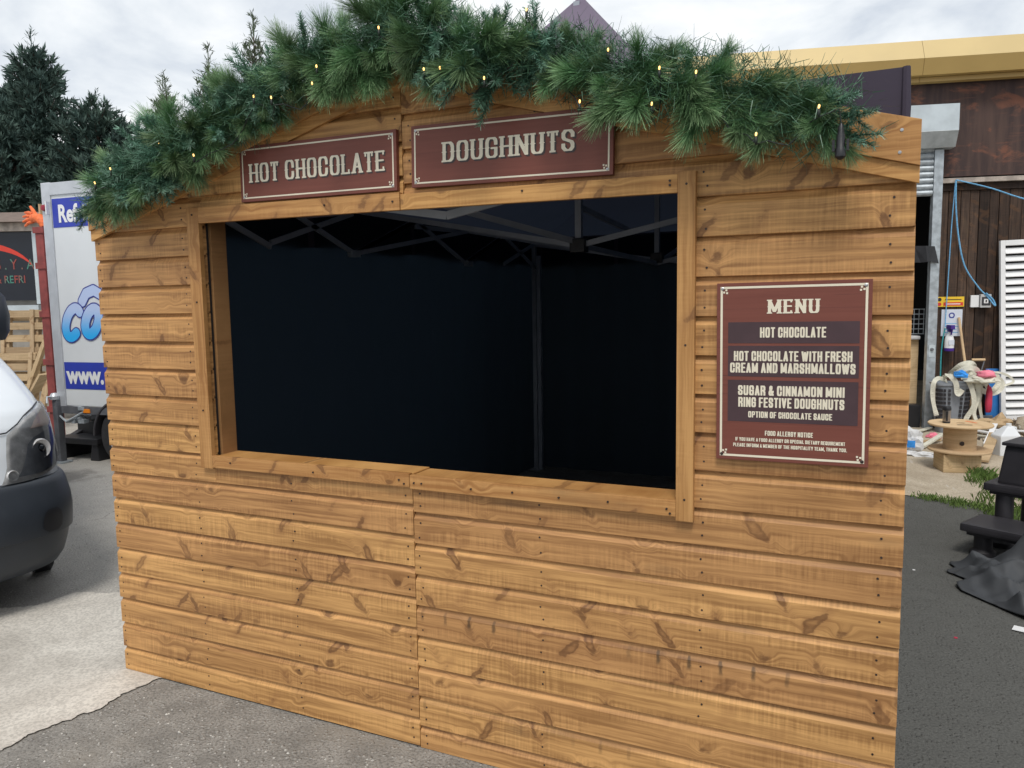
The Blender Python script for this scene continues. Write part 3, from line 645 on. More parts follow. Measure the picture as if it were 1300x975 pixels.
MB().box((0.608, 0.005, HZ1 - 0.002), (2.444, 0.094, HZ1 + 0.05)).obj('header_beam', M['stud'], SH, bevel=0.002)
# trim round the hatch
FY = -0.0195
def trim(x0, x1, z0, z1, mat, y0=-0.040, y1=FY, tilt=0.0, top_in=None, name='trim_board'):
    mb = MB(); t = tilt * (x1 - x0)
    mb.add([(x0, y0, z0), (x1, y0, z0 + t), (x1, y1, z0 + t), (x0, y1, z0), (x0, y0, z1), (x1, y0, z1 + t), (x1, y1, z1 + t), (x0, y1, z1)], [(0, 3, 2, 1), (4, 5, 6, 7), (0, 1, 5, 4), (1, 2, 6, 5), (2, 3, 7, 6), (3, 0, 4, 7)])
    return mb.obj(name, mat, SH, bevel=0.0018)
trim(0.545, 0.605, 0.950, 1.955, M['rail_z'])
trim(2.427, 2.477, 0.935, 1.935, M['rail_z'], y0=-0.042)
trim(0.6055, 1.5065, 1.897, 1.955, M['rail_x'], tilt=-0.009)
trim(1.510, 2.4265, 1.889, 1.940, M['rail_x'], tilt=-0.012)
trim(0.6055, 1.5105, 0.955, 1.002, M['rail_x'])
trim(1.5125, 2.4265, 0.950, 0.998, M['rail_x'], tilt=-0.004)
trim(0.607, 1.511, 0.970, 0.9985, M['rail_x'], y0=-0.0180, y1=0.097, name='sill_board')
trim(1.5125, 2.444, 0.968, 0.9935, M['rail_x'], y0=-0.0180, y1=0.097, name='sill_board')
sc_ = MB()
for x, z in ((0.575, 1.60), (0.575, 1.18), (0.575, 1.93), (2.452, 1.90), (2.452, 1.45), (2.452, 1.0), (2.405, 1.912), (2.405, 1.900), (1.95, 1.918), (1.20, 1.925), (1.48, 1.918), (0.70, .98), (1.1, .975), (1.47, .978), (1.49, .966), (1.53, .972), (1.56, .972), (1.75, .97), (1.90, .972), (2.06, .97), (2.22, .972), (2.40, .968), (2.41, .955)):
    sc_.lathe([(0.0001, -0.0435), (0.0034, -0.0432), (0.0034, -0.0395)], 8, (x, 0, z), 'Y')
sc_.obj('trim_screws', M['nail'], SH, kind='stuff')
# sloping barge boards along the gable
for s_ in (0, 1):
    for (d0, d1, y0, y1) in ((0.003, -0.108, -0.043, -0.0186), (-0.1085, -0.150, -0.034, -0.0186)):
        a, b = (-0.004, W2 - 0.001) if s_ == 0 else (W2 + 0.001, WR + 0.004)
        v = []
        for y in (y0, y1):
            for x, d in ((a, d1), (b, d1), (b, d0), (a, d0)): v.append((x, y, roof(min(max(x, 0), WR)) + d))
        MB().add(v, [(0, 1, 2, 3), (7, 6, 5, 4), (0, 4, 5, 1), (1, 5, 6, 2), (2, 6, 7, 3), (3, 7, 4, 0)]).obj('barge_board', M['rail_x'], SH, bevel=0.0015)
b2 = MB()
for x, dz in ((2.985, -0.03), (2.982, -0.085), (0.03, -.03), (0.03, -.085)):
    b2.lathe([(0.0001, -0.0448), (0.0042, -0.0445), (0.0042, -0.042)], 8, (x, 0, roof(x) + dz), 'Y')
b2.obj('barge_screws', M['zinc_screw'], SH, kind='stuff')

# ------------------------------------------------------------------ signs
def frame_mb(mb, x0, x1, z0, z1, t, y, tl=0.0, mi=0):
    P = lambda x, z: (x, y, z + tl * (x - x0))
    o_ = [P(x0, z0), P(x1, z0), P(x1, z1), P(x0, z1)]; i_ = [P(x0 + t, z0 + t), P(x1 - t, z0 + t), P(x1 - t, z1 - t), P(x0 + t, z1 - t)]
    return mb.add(o_ + i_, [(0, 1, 5, 4), (1, 2, 6, 5), (2, 3, 7, 6), (3, 0, 4, 7)], mi)
def corner_dots(x0, x1, z0, z1, y, tl, par, inset=0.012, mat='zinc_screw', tops=True):
    for cx, sx in ((x0, 1), (x1, -1)):
        for cz, sz in ((z0, 1), (z1, -1)):
            x = cx + sx * inset; z = cz + sz * inset + tl * (x - x0)
            m_ = M[mat] if (tops or sz == -1) else M['nail']
            MB().lathe([(0.0001, -0.0018), (0.0026, -0.0016), (0.0046, -0.0006), (0.0046, 0.0)], 12, (x, y, z), 'Y').obj('fixing_screw', m_, par)
            q = MB(); a = 0.0065   # small corner bracket ornament
            for k, (ox, oz) in enumerate(((0.010, 0.004), (0.004, 0.010), (0.012, 0.012))):
                X = x + sx * ox; Z = z + sz * oz; q.add([(X - a * .4, y, Z - a * .4), (X + a * .4, y, Z - a * .4), (X + a * .4, y, Z + a * .4), (X - a * .4, y, Z + a * .4)], [(0, 1, 2, 3)])
            q.obj('corner_ornament', M['cream'], par)
def sign(label, x0, x1, z0, z1, tl, y0, y1, border, inset, screw='zinc_screw', tops=True):
    t = thing('sign_board', label, 'sign', (x0, y1, z0)); t.rotation_euler = (0, -math.atan(tl), 0)
    w_, h = x1 - x0, z1 - z0; th = y0 - y1
    MB().box((0, th, 0), (w_, 0, h)).obj('panel', M['sign'], t, bevel=0.0012)
    f = MB(); frame_mb(f, inset, w_ - inset, inset, h - inset, border, th - 0.0006); f.obj('border', M['cream'], t)
    corner_dots(inset, w_ - inset, inset, h - inset, th - 0.0009, 0, t, inset=0.0055, mat=screw, tops=tops)
    return t, w_, h, th
t, w_, h, th = sign('russet sign reading HOT CHOCOLATE above the left half of the hatch', 0.823, 1.498, 1.960, 2.157, -0.010, -0.038, -0.0215, 0.005, 0.011)
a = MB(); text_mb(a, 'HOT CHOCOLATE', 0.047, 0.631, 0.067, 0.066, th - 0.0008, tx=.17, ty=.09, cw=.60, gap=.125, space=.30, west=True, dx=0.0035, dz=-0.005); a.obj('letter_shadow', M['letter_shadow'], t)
a = MB(); text_mb(a, 'HOT CHOCOLATE', 0.045, 0.630, 0.067, 0.066, th - 0.0016, tx=.17, ty=.09, cw=.60, gap=.125, space=.30, west=True); a.obj('lettering', M['cream_aged'], t)
t, w_, h, th = sign('russet sign reading DOUGHNUTS above the right half of the hatch', 1.555, 2.238, 1.957, 2.152, -0.020, -0.038, -0.0215, 0.005, 0.011)
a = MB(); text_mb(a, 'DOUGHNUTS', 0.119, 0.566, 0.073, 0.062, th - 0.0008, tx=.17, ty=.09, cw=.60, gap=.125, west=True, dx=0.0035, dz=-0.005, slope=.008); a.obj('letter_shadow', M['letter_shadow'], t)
a = MB(); text_mb(a, 'DOUGHNUTS', 0.117, 0.564, 0.073, 0.062, th - 0.0016, tx=.17, ty=.09, cw=.60, gap=.125, west=True, slope=.008); a.obj('lettering', M['cream_aged'], t)
MX, MZ = 2.541, 1.128
t, w_, h, th = sign('tall russet menu board listing hot chocolate and doughnuts, right of the hatch', MX, 2.934, MZ, 1.622, 0.006, -0.038, -0.0215, 0.006, 0.010, tops=False)
def mx_(v): return v - MX
def mz_(v): return v - MZ
a = MB(); text_mb(a, 'MENU', mx_(2.677), mx_(2.807), mz_(1.5365), 0.0375, th - 0.0012, tx=.20, ty=.11, cw=.62, gap=.16, west=True); a.obj('heading', M['cream'], t)
for z0, z1 in ((1.456, 1.514), (1.364, 1.449), (1.238, 1.354)):
    MB().add([(mx_(2.572), th - .0006, mz_(z0)), (mx_(2.906), th - .0006, mz_(z0)), (mx_(2.906), th - .0006, mz_(z1)), (mx_(2.572), th - .0006, mz_(z1))], [(0, 1, 2, 3)]).obj('menu_band', M['sign_brown'], t)
for s_, xa, xb, z, hh in (('HOT CHOCOLATE', 2.657, 2.825, 1.4715, .028), ('HOT CHOCOLATE WITH FRESH', 2.588, 2.890, 1.4070, .0275), ('CREAM AND MARSHMALLOWS', 2.578, 2.898, 1.3745, .0275),
                          ('SUGAR & CINNAMON MINI', 2.600, 2.873, 1.3120, .0275), ('RING FESTIVE DOUGHNUTS', 2.601, 2.873, 1.2790, .0275), ('OPTION OF CHOCOLATE SAUCE', 2.628, 2.844, 1.2500, .0175),
                          ('FOOD ALLERGY NOTICE', 2.673, 2.797, 1.2010, .0135), ('IF YOU HAVE A FOOD ALLERGY OR SPECIAL DIETARY REQUIREMENT', 2.594, 2.877, 1.1830, .0100), ('PLEASE INFORM A MEMBER OF THE HOSPITALITY TEAM, THANK YOU.', 2.588, 2.882, 1.1665, .0100)):
    a = MB(); text_mb(a, s_, mx_(xa), mx_(xb), mz_(z), hh, th - 0.0012, tx=.185, ty=.15, cw=.47, gap=.075, space=.22); a.obj('lettering', M['cream'], t)

# ------------------------------------------------------------------ gazebo behind the front
GZ = thing('gazebo', 'black walled pop-up gazebo with plum canopy peak standing behind the timber front', 'gazebo', (1.55, 0.1, 0))
def gp(x, y, z): return (x - 1.55, y - 0.1, z)
X0, X1, Y0, Y1, ZE = 0.06, 2.95, 0.14, 4.50, 2.175
mb = MB()
e_ = 0.012
for a, b in (((X0 - .03, Y0), (X0 - .03, Y1 + .03)), ((X0 - .03, Y1 + .03), (X1 + .02, Y1 + .03)), ((X1 + .02, Y1 + .03), (X1 + .02, Y0))):
    n_ = 40; prev = None
    vs = []; fs = []
    d = Vector((b[0] - a[0], b[1] - a[1], 0)); nr = Vector((-d.y, d.x, 0)).normalized()
    for i in range(n_ + 1):
        p = Vector((a[0], a[1], 0)) + d * i / n_ + nr * (0.012 * math.sin(i * 1.9) + 0.008 * math.sin(i * 0.7))
        vs += [gp(p.x, p.y, -0.01), gp(p.x, p.y, 2.16)]
        if i: k = 2 * i; fs.append((k - 2, k, k + 1, k - 1))
    m1 = MB(); m1.add(vs, fs); m1.obj('side_wall', M['black_fabric'], GZ, smooth=True)
# canopy: hipped with a short ridge, and valance
zr = 3.10; ins = 0.045
c_ = [(X0 - ins, Y0 - .03), (X1 + ins, Y0 - .03), (X1 + ins, Y1 + ins), (X0 - ins, Y1 + ins)]
r1_, r2_ = (1.57, 1.58), (1.57, 3.08)
mb = MB()
def roofpt(x, y):
    return None
def quadpatch(A, B, C_, D_, n_=10, sag=0.05):
    vs = []; fs = []
    for i in range(n_ + 1):
        for j in range(n_ + 1):
            u, v = i / n_, j / n_; p = (A.lerp(B, u)).lerp(D_.lerp(C_, u), v); p = Vector((p.x, p.y, ZE + (zr - ZE) * v ** 2.1 - 0.03 * math.sin(PI * v) * math.sin(PI * u))); vs.append(p)
    for i in range(n_):
        for j in range(n_): k = i * (n_ + 1) + j; fs.append((k, k + n_ + 1, k + n_ + 2, k + 1))
    return vs, fs
cv = [Vector(gp(x, y, ZE)) for x, y in c_]; R1 = Vector(gp(*r1_, zr)); R2 = Vector(gp(*r2_, zr))
for A, B, C_, D_ in ((cv[0], cv[1], R1, R1), (cv[1], cv[2], R2, R1), (cv[2], cv[3], R2, R2), (cv[3], cv[0], R1, R2)):
    mb = MB(); mb.add(*quadpatch(A, B, C_, D_)); mb.obj('roof_panel', M['canopy'], GZ, smooth=True)
for i in range(4):
    a, b = cv[i], cv[(i + 1) % 4]; n_ = 24; vs = []; fs = []
    for j in range(n_ + 1):
        p = a.lerp(b, j / n_); vs += [p + Vector((0, 0, 0.004)), p + Vector((0, 0, -0.26 + 0.012 * math.sin(j * 1.3)))]
        if j: k = 2 * j; fs.append((k - 2, k, k + 1, k - 1))
    m1 = MB(); m1.add(vs, fs); m1.obj('valance', M['valance'], GZ)
# corner pockets of the canopy
for p in cv:
    sx = 1 if p.x > 0 else -1; sy = 1 if p.y > 1 else -1
    q = MB(); q.tube([(p.x, p.y, p.z + .004), (p.x + sx * .002, p.y + sy * .002, p.z - .10), (p.x, p.y, p.z - .255)], [.010, .012, .010], 8); q.obj('corner_piping', M['valance'], GZ, smooth=True)
for x in (0.10, 2.905):
    for y in (0.18, 4.38):
        m1 = MB(); m1.box(gp(x - .018, y - .018, 0.01), gp(x + .018, y + .018, 2.14)); m1.box(gp(x - .045, y - .045, 0.0), gp(x + .045, y + .045, 0.010)); m1.obj('leg', M['gazebo_metal'], GZ, bevel=.002)
m1 = MB(); m1.box(gp(0.155, 4.30, 0.02), gp(0.19, 4.335, 2.0)); m1.obj('leg', M['gazebo_metal'], GZ)
ZT, ZB = 2.14, 1.885
bars = []
ys = [0.18, 1.6, 3.0, 4.38]
for x in (0.118, 2.90):
    for k in range(3):
        ym = (ys[k] + ys[k + 1]) / 2
        for (ya, za, yb, zb) in ((ys[k], ZT if k == 0 else ZB, ym, ZB if k == 0 else ZT), (ys[k], ZB, ym, ZT), (ym, ZT, ys[k + 1], ZB), (ym, ZB + .02 if k != 1 else ZT - .04, ys[k + 1], ZT - .02)):
            bars.append(((x, ya, za), (x, yb, zb)))
bars2 = [((1.56, 1.55, 1.865), (0.13, 1.58, 2.135)), ((1.56, 1.55, 1.865), (2.90, 1.58, 2.13)), ((1.56, 1.55, 1.865), (1.60, 3.0, 1.83)), ((1.56, 1.58, 2.06), (1.60, 2.3, 2.0)),
         ((1.60, 3.0, 1.83), (2.90, 3.0, 2.10)), ((1.60, 3.0, 1.84), (0.15, 3.0, 2.12)), ((1.56, 1.55, 1.88), (0.9, 0.85, 2.10)), ((0.118, 1.6, 1.885), (0.148, 3.0, 2.12)),
         ((1.60, 3.0, 1.83), (1.58, 4.38, 2.1)), ((0.118, .18, 2.13), (1.55, .2, 1.89)), ((1.55, .2, 1.89), (2.90, .18, 2.13)), ((.118, 4.38, 2.1), (1.58, 4.38, 1.88)), ((1.58, 4.38, 1.88), (2.90, 4.38, 2.1))]
for a, b in bars + bars2:
    MB().bar(gp(*a), gp(*b), 0.014, 0.028).obj('truss_bar', M['gazebo_metal'], GZ)
for x, y in ((1.56, 1.55), (1.60, 3.0)):
    MB().box(gp(x - .016, y - .016, 1.90), gp(x + .016, y + .016, 3.06 if y < 2 else 3.04)).obj('roof_pole', M['gazebo_metal'], GZ)
    MB().box(gp(x - .04, y - .035, 1.83), gp(x + .04, y + .035, 1.90)).obj('hub', M['black_plastic'], GZ, bevel=.006)
for p in ((0.118, 1.6, 1.885), (0.148, 3.0, 1.88)):
    MB().box(gp(p[0] - .02, p[1] - .04, p[2] - .02), gp(p[0] + .02, p[1] + .04, p[2] + .02)).obj('pivot_block', M['galv'], GZ, bevel=.004)

# ------------------------------------------------------------------ garland
GA = thing('garland', 'thick artificial pine garland draped along the gable of the stall front', 'garland', (0, 0, 0))
def needle(mb, p, d, L_, w, mi=0):
    s_ = d.cross(Vector((random.uniform(-1, 1), random.uniform(-1, 1), random.uniform(-1, 1))))
    if s_.length < 1e-5: return
    s_ = s_.normalized() * w * .5; q = p + d * L_
    mb.add([p - s_, p + s_, q + s_ * .45, q - s_ * .45], [(0, 1, 2, 3)], mi)
def rnd_dir():
    while True:
        v = Vector((random.uniform(-1, 1), random.uniform(-1, 1), random.uniform(-1, 1)))
        if 0.1 < v.length < 1: return v.normalized()
def sprig_long(seed):
    random.seed(seed); mb = MB(); L_ = random.uniform(.10, .13); bend = Vector((random.uniform(-.3, .3), random.uniform(-.3, .3), 0))
    f = lambda t: Vector((bend.x * t * t * L_, bend.y * t * t * L_, t * L_))
    mb.tube([f(0), f(.5), f(1)], [.0022, .002, .0012], 5, 1)
    for i in range(560):
        t = random.random() ** .6; p = f(t); ax = (f(min(t + .05, 1.05)) - f(t)).normalized()
        rd = rnd_dir(); rd = (rd - ax * rd.dot(ax)).normalized(); ang = R(random.uniform(18, 62) * (1.15 - .5 * t))
        needle(mb, p, (ax * math.cos(ang) + rd * math.sin(ang) + Vector((0, 0, 0))).normalized(), random.uniform(.050, .085), .0013)
    return mb.mesh('long_needle_sprig', [M['needle_long'], M['stem']])
def sprig_short(seed):
    random.seed(seed); mb = MB()
    def twig(o_, d, L_, n_):
        bend = rnd_dir() * .25
        f = lambda t: o_ + d * L_ * t + bend * L_ * t * t * .5
        mb.tube([f(0), f(.5), f(1)], [.0018, .0016, .001], 4, 1)
        for i in range(n_):
            t = i / n_; p = f(t); ax = d; rd = rnd_dir(); rd = (rd - ax * rd.dot(ax)).normalized(); ang = R(random.uniform(38, 66))
            needle(mb, p, (ax * math.cos(ang) + rd * math.sin(ang)).normalized(), random.uniform(.016, .025), .0024)
    twig(Vector((0, 0, 0)), Vector((0, 0, 1)), .15, 260)
    for k in range(4):
        d = (Vector((0, 0, 1)) + rnd_dir() * .8).normalized(); twig(Vector((0, 0, .02 + .025 * k)), d, random.uniform(.06, .09), 130)
    return mb.mesh('fir_sprig', [M['needle_short'], M['stem']])
LS = [sprig_long(s_) for s_ in (1, 2, 3, 4)]; SS = [sprig_short(s_) for s_ in (11, 12, 13, 14, 15)]
random.seed(21)
def spine(u):
    x = 0.145 + u * 2.69
    z = roof(x) + 0.0 - 0.035 * max(0, (.9 - x) / .9) + 0.012 * math.sin(u * 37); 
    z -= 0.03 * max(0, (u - .55) / .45)
    return Vector((x, -0.075 + 0.015 * math.sin(u * 29), z))
mb = MB(); mb.tube([spine(i / 60) for i in range(61)], .012, 6); mb.obj('garland_wire', M['stem'], GA)
mb = MB()
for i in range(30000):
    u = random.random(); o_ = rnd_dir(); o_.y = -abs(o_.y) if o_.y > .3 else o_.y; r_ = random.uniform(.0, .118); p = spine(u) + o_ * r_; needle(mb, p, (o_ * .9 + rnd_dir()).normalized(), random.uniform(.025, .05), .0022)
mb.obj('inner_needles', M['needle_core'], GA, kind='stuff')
NS = 298
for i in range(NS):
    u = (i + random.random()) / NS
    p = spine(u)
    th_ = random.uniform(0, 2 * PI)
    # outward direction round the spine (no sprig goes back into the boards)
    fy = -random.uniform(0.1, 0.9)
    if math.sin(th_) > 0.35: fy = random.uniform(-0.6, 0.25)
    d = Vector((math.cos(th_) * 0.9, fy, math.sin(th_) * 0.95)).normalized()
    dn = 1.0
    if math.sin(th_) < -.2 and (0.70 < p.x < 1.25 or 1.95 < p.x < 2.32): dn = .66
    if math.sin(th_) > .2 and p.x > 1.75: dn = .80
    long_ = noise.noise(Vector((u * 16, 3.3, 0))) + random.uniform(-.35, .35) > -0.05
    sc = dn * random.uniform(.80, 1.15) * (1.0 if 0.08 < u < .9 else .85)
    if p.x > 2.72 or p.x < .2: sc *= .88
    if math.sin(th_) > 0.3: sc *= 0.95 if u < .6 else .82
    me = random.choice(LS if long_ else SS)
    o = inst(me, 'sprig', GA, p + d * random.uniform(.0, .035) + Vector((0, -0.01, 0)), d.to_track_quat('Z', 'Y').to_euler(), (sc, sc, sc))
# ------------------------------------------------------------------ fairy lights
FL = thing('fairy_lights', 'string of warm white fairy lights threaded through the pine garland', 'fairy lights', (0, 0, 0))
# bulb spots on the garland: x along the gable and height above the boards
BU = [(0.24, 2.055), (0.33, 2.10), (0.755, 2.11), (1.04, 2.275), (1.115, 2.262), (1.305, 2.335), (1.285, 2.285), (1.545, 2.415), (1.70, 2.272), (1.755, 2.268), (2.26, 2.255), (2.19, 2.120), (2.41, 2.178), (2.505, 2.155), (2.39, 2.09), (2.80, 2.035), (2.655, 1.985), (2.02, 2.40), (0.55, 2.18), (1.9, 2.22)]
bulb = MB().lathe([(0.0001, .011), (.003, .009), (.0042, .005), (.004, .0), (.0028, -.004), (.0001, -.005)], 10).mesh('bulb', M['bulb'], True)
sock_ = MB().lathe([(.0001, 0), (.004, 0), (.0045, -.012), (.0018, -.020), (.0001, -.020)], 8).mesh('bulb_holder', M['cable'], True)
pts = []
for x, z in sorted(BU):
    y = -0.185 if z < roof(x) else -0.15
    inst(bulb, 'bulb', FL, (x, y, z), (0.4, .2, 0), (.62, .62, .62)); inst(sock_, 'bulb_holder', FL, (x, y + .001, z - .004))
    pts += [Vector((x, y + .012, z - .02))]
full = []
for a, b in zip(pts, pts[1:]):
    for k in range(6):
        t = k / 6; full.append(a.lerp(b, t) + Vector((0, 0.03 * math.sin(t * PI), -0.02 * math.sin(t * PI) + .01 * math.sin(t * 9))))
full.append(pts[-1]); full += [Vector((2.845, -.165, 2.03)), Vector((2.85, -.165, 1.995))]
MB().tube(full, .0022, 5).obj('light_cable', M['cable'], FL)
mb = MB(); c0 = (2.85, -.165, 1.925)
mb.lathe([(.003, .07), (.007, .062), (.008, .045), (.010, .040), (.010, .014), (.0125, .010), (.0125, -.008), (.007, -.014), (.0001, -.016)], 12, c0)
mb.box((c0[0] - .019, c0[1] - .006, c0[2] + .005), (c0[0] - .013, c0[1] + .006, c0[2] + .032)); mb.box((c0[0] + .013, c0[1] - .006, c0[2] + .005), (c0[0] + .019, c0[1] + .006, c0[2] + .032))
mb.obj('cable_connector', M['black_plastic'], FL, smooth=True)
# ------------------------------------------------------------------ refrigerated trailer
TR = thing('box_trailer', 'white refrigerated box trailer with blue printed bands, parked left behind the stall', 'trailer', (-4.665, 2.960, 0), R(4.7))
b = MB(); b.box((0.12, 0.004, 0.60), (3.9, 1.9, 2.84)); b.obj('body', M['trailer_white'], TR, bevel=.01)
MB().box((0.0, -0.006, 0.585), (0.12, 0.10, 2.85)).obj('corner_post', M['trailer_trim'], TR, bevel=.012)
MB().box((0.0, 0.10, 0.585), (0.119, 1.9, 2.85)).obj('front_panel', M['trailer_white'], TR, bevel=.01)
MB().box((0.121, -0.012, 2.72), (3.9, 0.0035, 2.842)).obj('roof_rail', M['trailer_trim'], TR, bevel=.006)
MB().box((0.05, -0.008, 0.52), (3.9, 0.003, 0.598)).obj('skirt_rail', M['chassis'], TR, bevel=.004)
MB().box((0.1, 0.3, 0.42), (3.8, 0.42, 0.519)).obj('chassis_rail', M['chassis'], TR)
MB().box((0.1, 1.4, 0.42), (3.8, 1.52, 0.519)).obj('chassis_rail', M['chassis'], TR)
def band(x0, x1, z0, z1, mat, nm='printed_band'): return MB().add([(x0, 0.0005, z0), (x1, 0.0005, z0), (x1, 0.0005, z1), (x0, 0.0005, z1)], [(0, 1, 2, 3)]).obj(nm, mat, TR)
band(0.13, 3.88, 2.40, 2.685, M['blue_print']); band(0.13, 3.88, 0.775, 1.05, M['blue_print'])
bfont('Refri', 'lettering', M['white_print'], TR, 0.205, -0.003, 2.455, 0.235, 0.008, sx=0.80)
bfont('www.', 'lettering', M['white_print'], TR, 0.165, -0.003, 0.84, 0.24, 0.010, sx=0.86)
# bubble lettering CO, cut off by the stall: outline, then colour fade
def bubble(path, w0, mat, y, nm):
    vs, fs = [], []
    for a, c in zip(path, path[1:]):
        q = []
        for px_, pz_ in (a, c):
            for k in range(14): q.append((px_ + w0 * math.cos(2 * PI * k / 14), pz_ + w0 * math.sin(2 * PI * k / 14)))
        p = hull(q); k0 = len(vs); vs += [Vector(v) for v in p]; fs.append([k0 + i for i in range(len(p))])
    o_ = delaunay_2d_cdt(vs, [], fs, 0, 1e-5); MB().add([(v[0], y, v[1]) for v in o_[0]], [tuple(f) for f, src in zip(o_[2], o_[5]) if src]).obj(nm, mat, TR)
Cp = [(0.30 + 0.095 * math.cos(R(a)) + 0.045 * math.sin(R(a)), 1.45 + 0.145 * math.sin(R(a))) for a in range(48, 318, 14)]
Op = [(0.555 + 0.085 * math.cos(R(a)) + 0.04 * math.sin(R(a)), 1.46 + 0.125 * math.sin(R(a))) for a in range(0, 361, 15)]
Cap = [(0.44, 1.66), (0.50, 1.74), (0.60, 1.77), (0.70, 1.72)]
bubble(Cap, .062, M['navy_print'], -0.0005, 'logo_outline'); bubble(Cap, .050, M['cool'], -0.0015, 'logo_cap')
bubble(Cp, .062, M['navy_print'], -0.0025, 'logo_outline'); bubble(Cp, .050, M['cool'], -0.0035, 'logo_letter')
bubble(Op, .066, M['navy_print'], -0.0045, 'logo_outline'); bubble(Op, .053, M['cool'], -0.0055, 'logo_letter')
MB().lathe([(0.0001, -0.030), (0.028, -0.026), (0.036, 0), (0.036, .004)], 14, (0.045, -0.012, 2.60), 'Y').obj('marker_lamp', M['red_lens'], TR, smooth=True)
MB().box((0.09, -0.045, 2.53), (0.105, -0.006, 2.66)).obj('lamp_bracket', M['white_paint'], TR)
MB().box((0.36, -0.018, 0.535), (0.45, -0.0082, 0.575)).obj('side_marker', M['orange_plastic'], TR, bevel=.003)
def wheel(parent, c, r=0.31, wd=0.18, ax='Y'):
    t_ = MB().lathe([(r * .62, -wd / 2), (r * .80, -wd / 2 - .004), (r * .95, -wd / 2 + .008), (r, -wd / 2 + .03), (r, wd / 2 - .03), (r * .95, wd / 2 - .008), (r * .62, wd / 2)], 36, c, ax).obj('wheel', M['tyre'], parent, smooth=True)
    sgn = -1
    prof = [(0.0001, -wd / 2 + .045), (r * .18, -wd / 2 + .04), (r * .22, -wd / 2 + .065), (r * .5, -wd / 2 + .055), (r * .58, -wd / 2 + .012), (r * .635, -wd / 2 + .002), (r * .64, -wd / 2 + .03)]
    MB().lathe(prof, 36, c, ax).obj('rim', M['rim'], t_, smooth=True)
    return t_
for x, y in ((0.84, 0.06), (1.62, 0.06), (0.84, 1.80), (1.62, 1.80)):
    wheel(TR, (x, y + .04, 0.305))
    p = [(x + 0.375 * math.cos(R(a)), 0, 0.305 + 0.375 * math.sin(R(a))) for a in range(0, 181, 12)]
    mbx = MB(); vs = []; fs = []
    for i, q in enumerate(p):
        for (yy, rr) in ((y - .07, 1.0), (y + .17, 1.0), (y + .17, .93), (y - .07, .93), (y - .075, .96)):
            vs.append((x + (q[0] - x) * rr, yy, 0.305 + (q[2] - .305) * rr))
        if i:
            k = 5 * i
            for j in range(5): fs.append((k - 5 + j, k - 5 + (j + 1) % 5, k + (j + 1) % 5, k + j))
    mbx.add(vs, fs).obj('mudguard', M['dark_grey_plastic'], TR, smooth=True)
# coupling gear and jockey post at the nose
MB().box((-0.02, -0.05, 0.02), (0.045, 0.02, 0.66)).obj('jockey_post', M['chassis'], TR, bevel=.006)
MB().box((-0.05, -0.07, 0.0), (0.08, 0.06, 0.02)).obj('foot_plate', M['galv'], TR, bevel=.004)
MB().lathe([(.0001, 0), (.045, .005), (.05, .04), (.03, .07), (.0001, .075)], 14, (-0.0, -0.03, .66)).obj('jockey_cap', M['trailer_trim'], TR, smooth=True)
MB().tube([(-0.0, -.04, .69), (0.0, -.12, .70), (.02, -.14, .64)], .010, 7).obj('winding_handle', M['chrome'], TR, smooth=True)
MB().bar((-1.0, 0.75, .47), (.3, .35, .47), .06, .08).obj('drawbar', M['galv'], TR, bevel=.004)
MB().bar((-1.0, 0.95, .47), (.3, 1.45, .47), .06, .08).obj('drawbar', M['galv'], TR, bevel=.004)
g_ = MB(); random.seed(5)
for i in range(9):
    x, z = random.uniform(.06, .30), random.uniform(.42, .58); g_.box((x, random.uniform(-.03, .0), z), (x + random.uniform(.03, .08), .05, z + random.uniform(.02, .05)))
g_.tube([(.03, -.02, .50), (.15, -.04, .44), (.27, -.02, .50), (.36, 0, .55)], .012, 7)
g_.obj('coupling_fittings', M['galv'], TR, bevel=.003)

# black plastic step stool in front of the trailer nose
def plastic_step(name, label, loc, rz, w_, treads, mat, grp=None):
    t_ = thing(name, label, 'step stool', loc, rz)
    for (y0, y1, z) in treads:
        MB().box((0, y0, z - .055), (w_, y1, z)).obj('tread', mat, t_, bevel=.014)
    for (y0, y1, z) in treads:
        for xx in (0.05, w_ - .05):
            MB().tube([(xx, (y0 + y1) / 2, 0.0), (xx, (y0 + y1) / 2, .05), (xx, (y0 + y1) / 2, .06), (xx, (y0 + y1) / 2, z - .05)], [.07, .065, .05, .048], 14).obj('leg', mat, t_, smooth=True)
    return t_
t_ = thing('step_stool', 'black moulded plastic step stool on the ground by the trailer wheel', 'step stool', (-5.12, 3.06, 0), R(4))
for z0, z1, y0, y1 in ((.17, .235, 0, .30), (.37, .435, .28, .60)):
    MB().box((0.16, y0, z0), (.80, y1, z1)).obj('tread', M['black_plastic'], t_, bevel=.02)
for x in (.16, .66):
    v = [(x, 0.02, 0), (x + .13, .02, 0), (x + .11, .03, .18), (x + .03, .03, .18), (x, .58, 0), (x + .13, .58, 0), (x + .11, .57, .38), (x + .03, .57, .38)]
    MB().add(v, [(0, 1, 2, 3), (7, 6, 5, 4), (0, 4, 5, 1), (1, 5, 6, 2), (2, 6, 7, 3), (3, 7, 4, 0)]).obj('leg', M['black_plastic'], t_, bevel=.012)
MB().box((.20, .28, .235), (.76, .30, .37)).obj('riser', M['black_plastic'], t_, bevel=.006)

# ------------------------------------------------------------------ white van
VN = thing('van', 'white van with charcoal bumper nosing in from the left edge', 'van', (-0.865, 0.395, 0), -0.35)
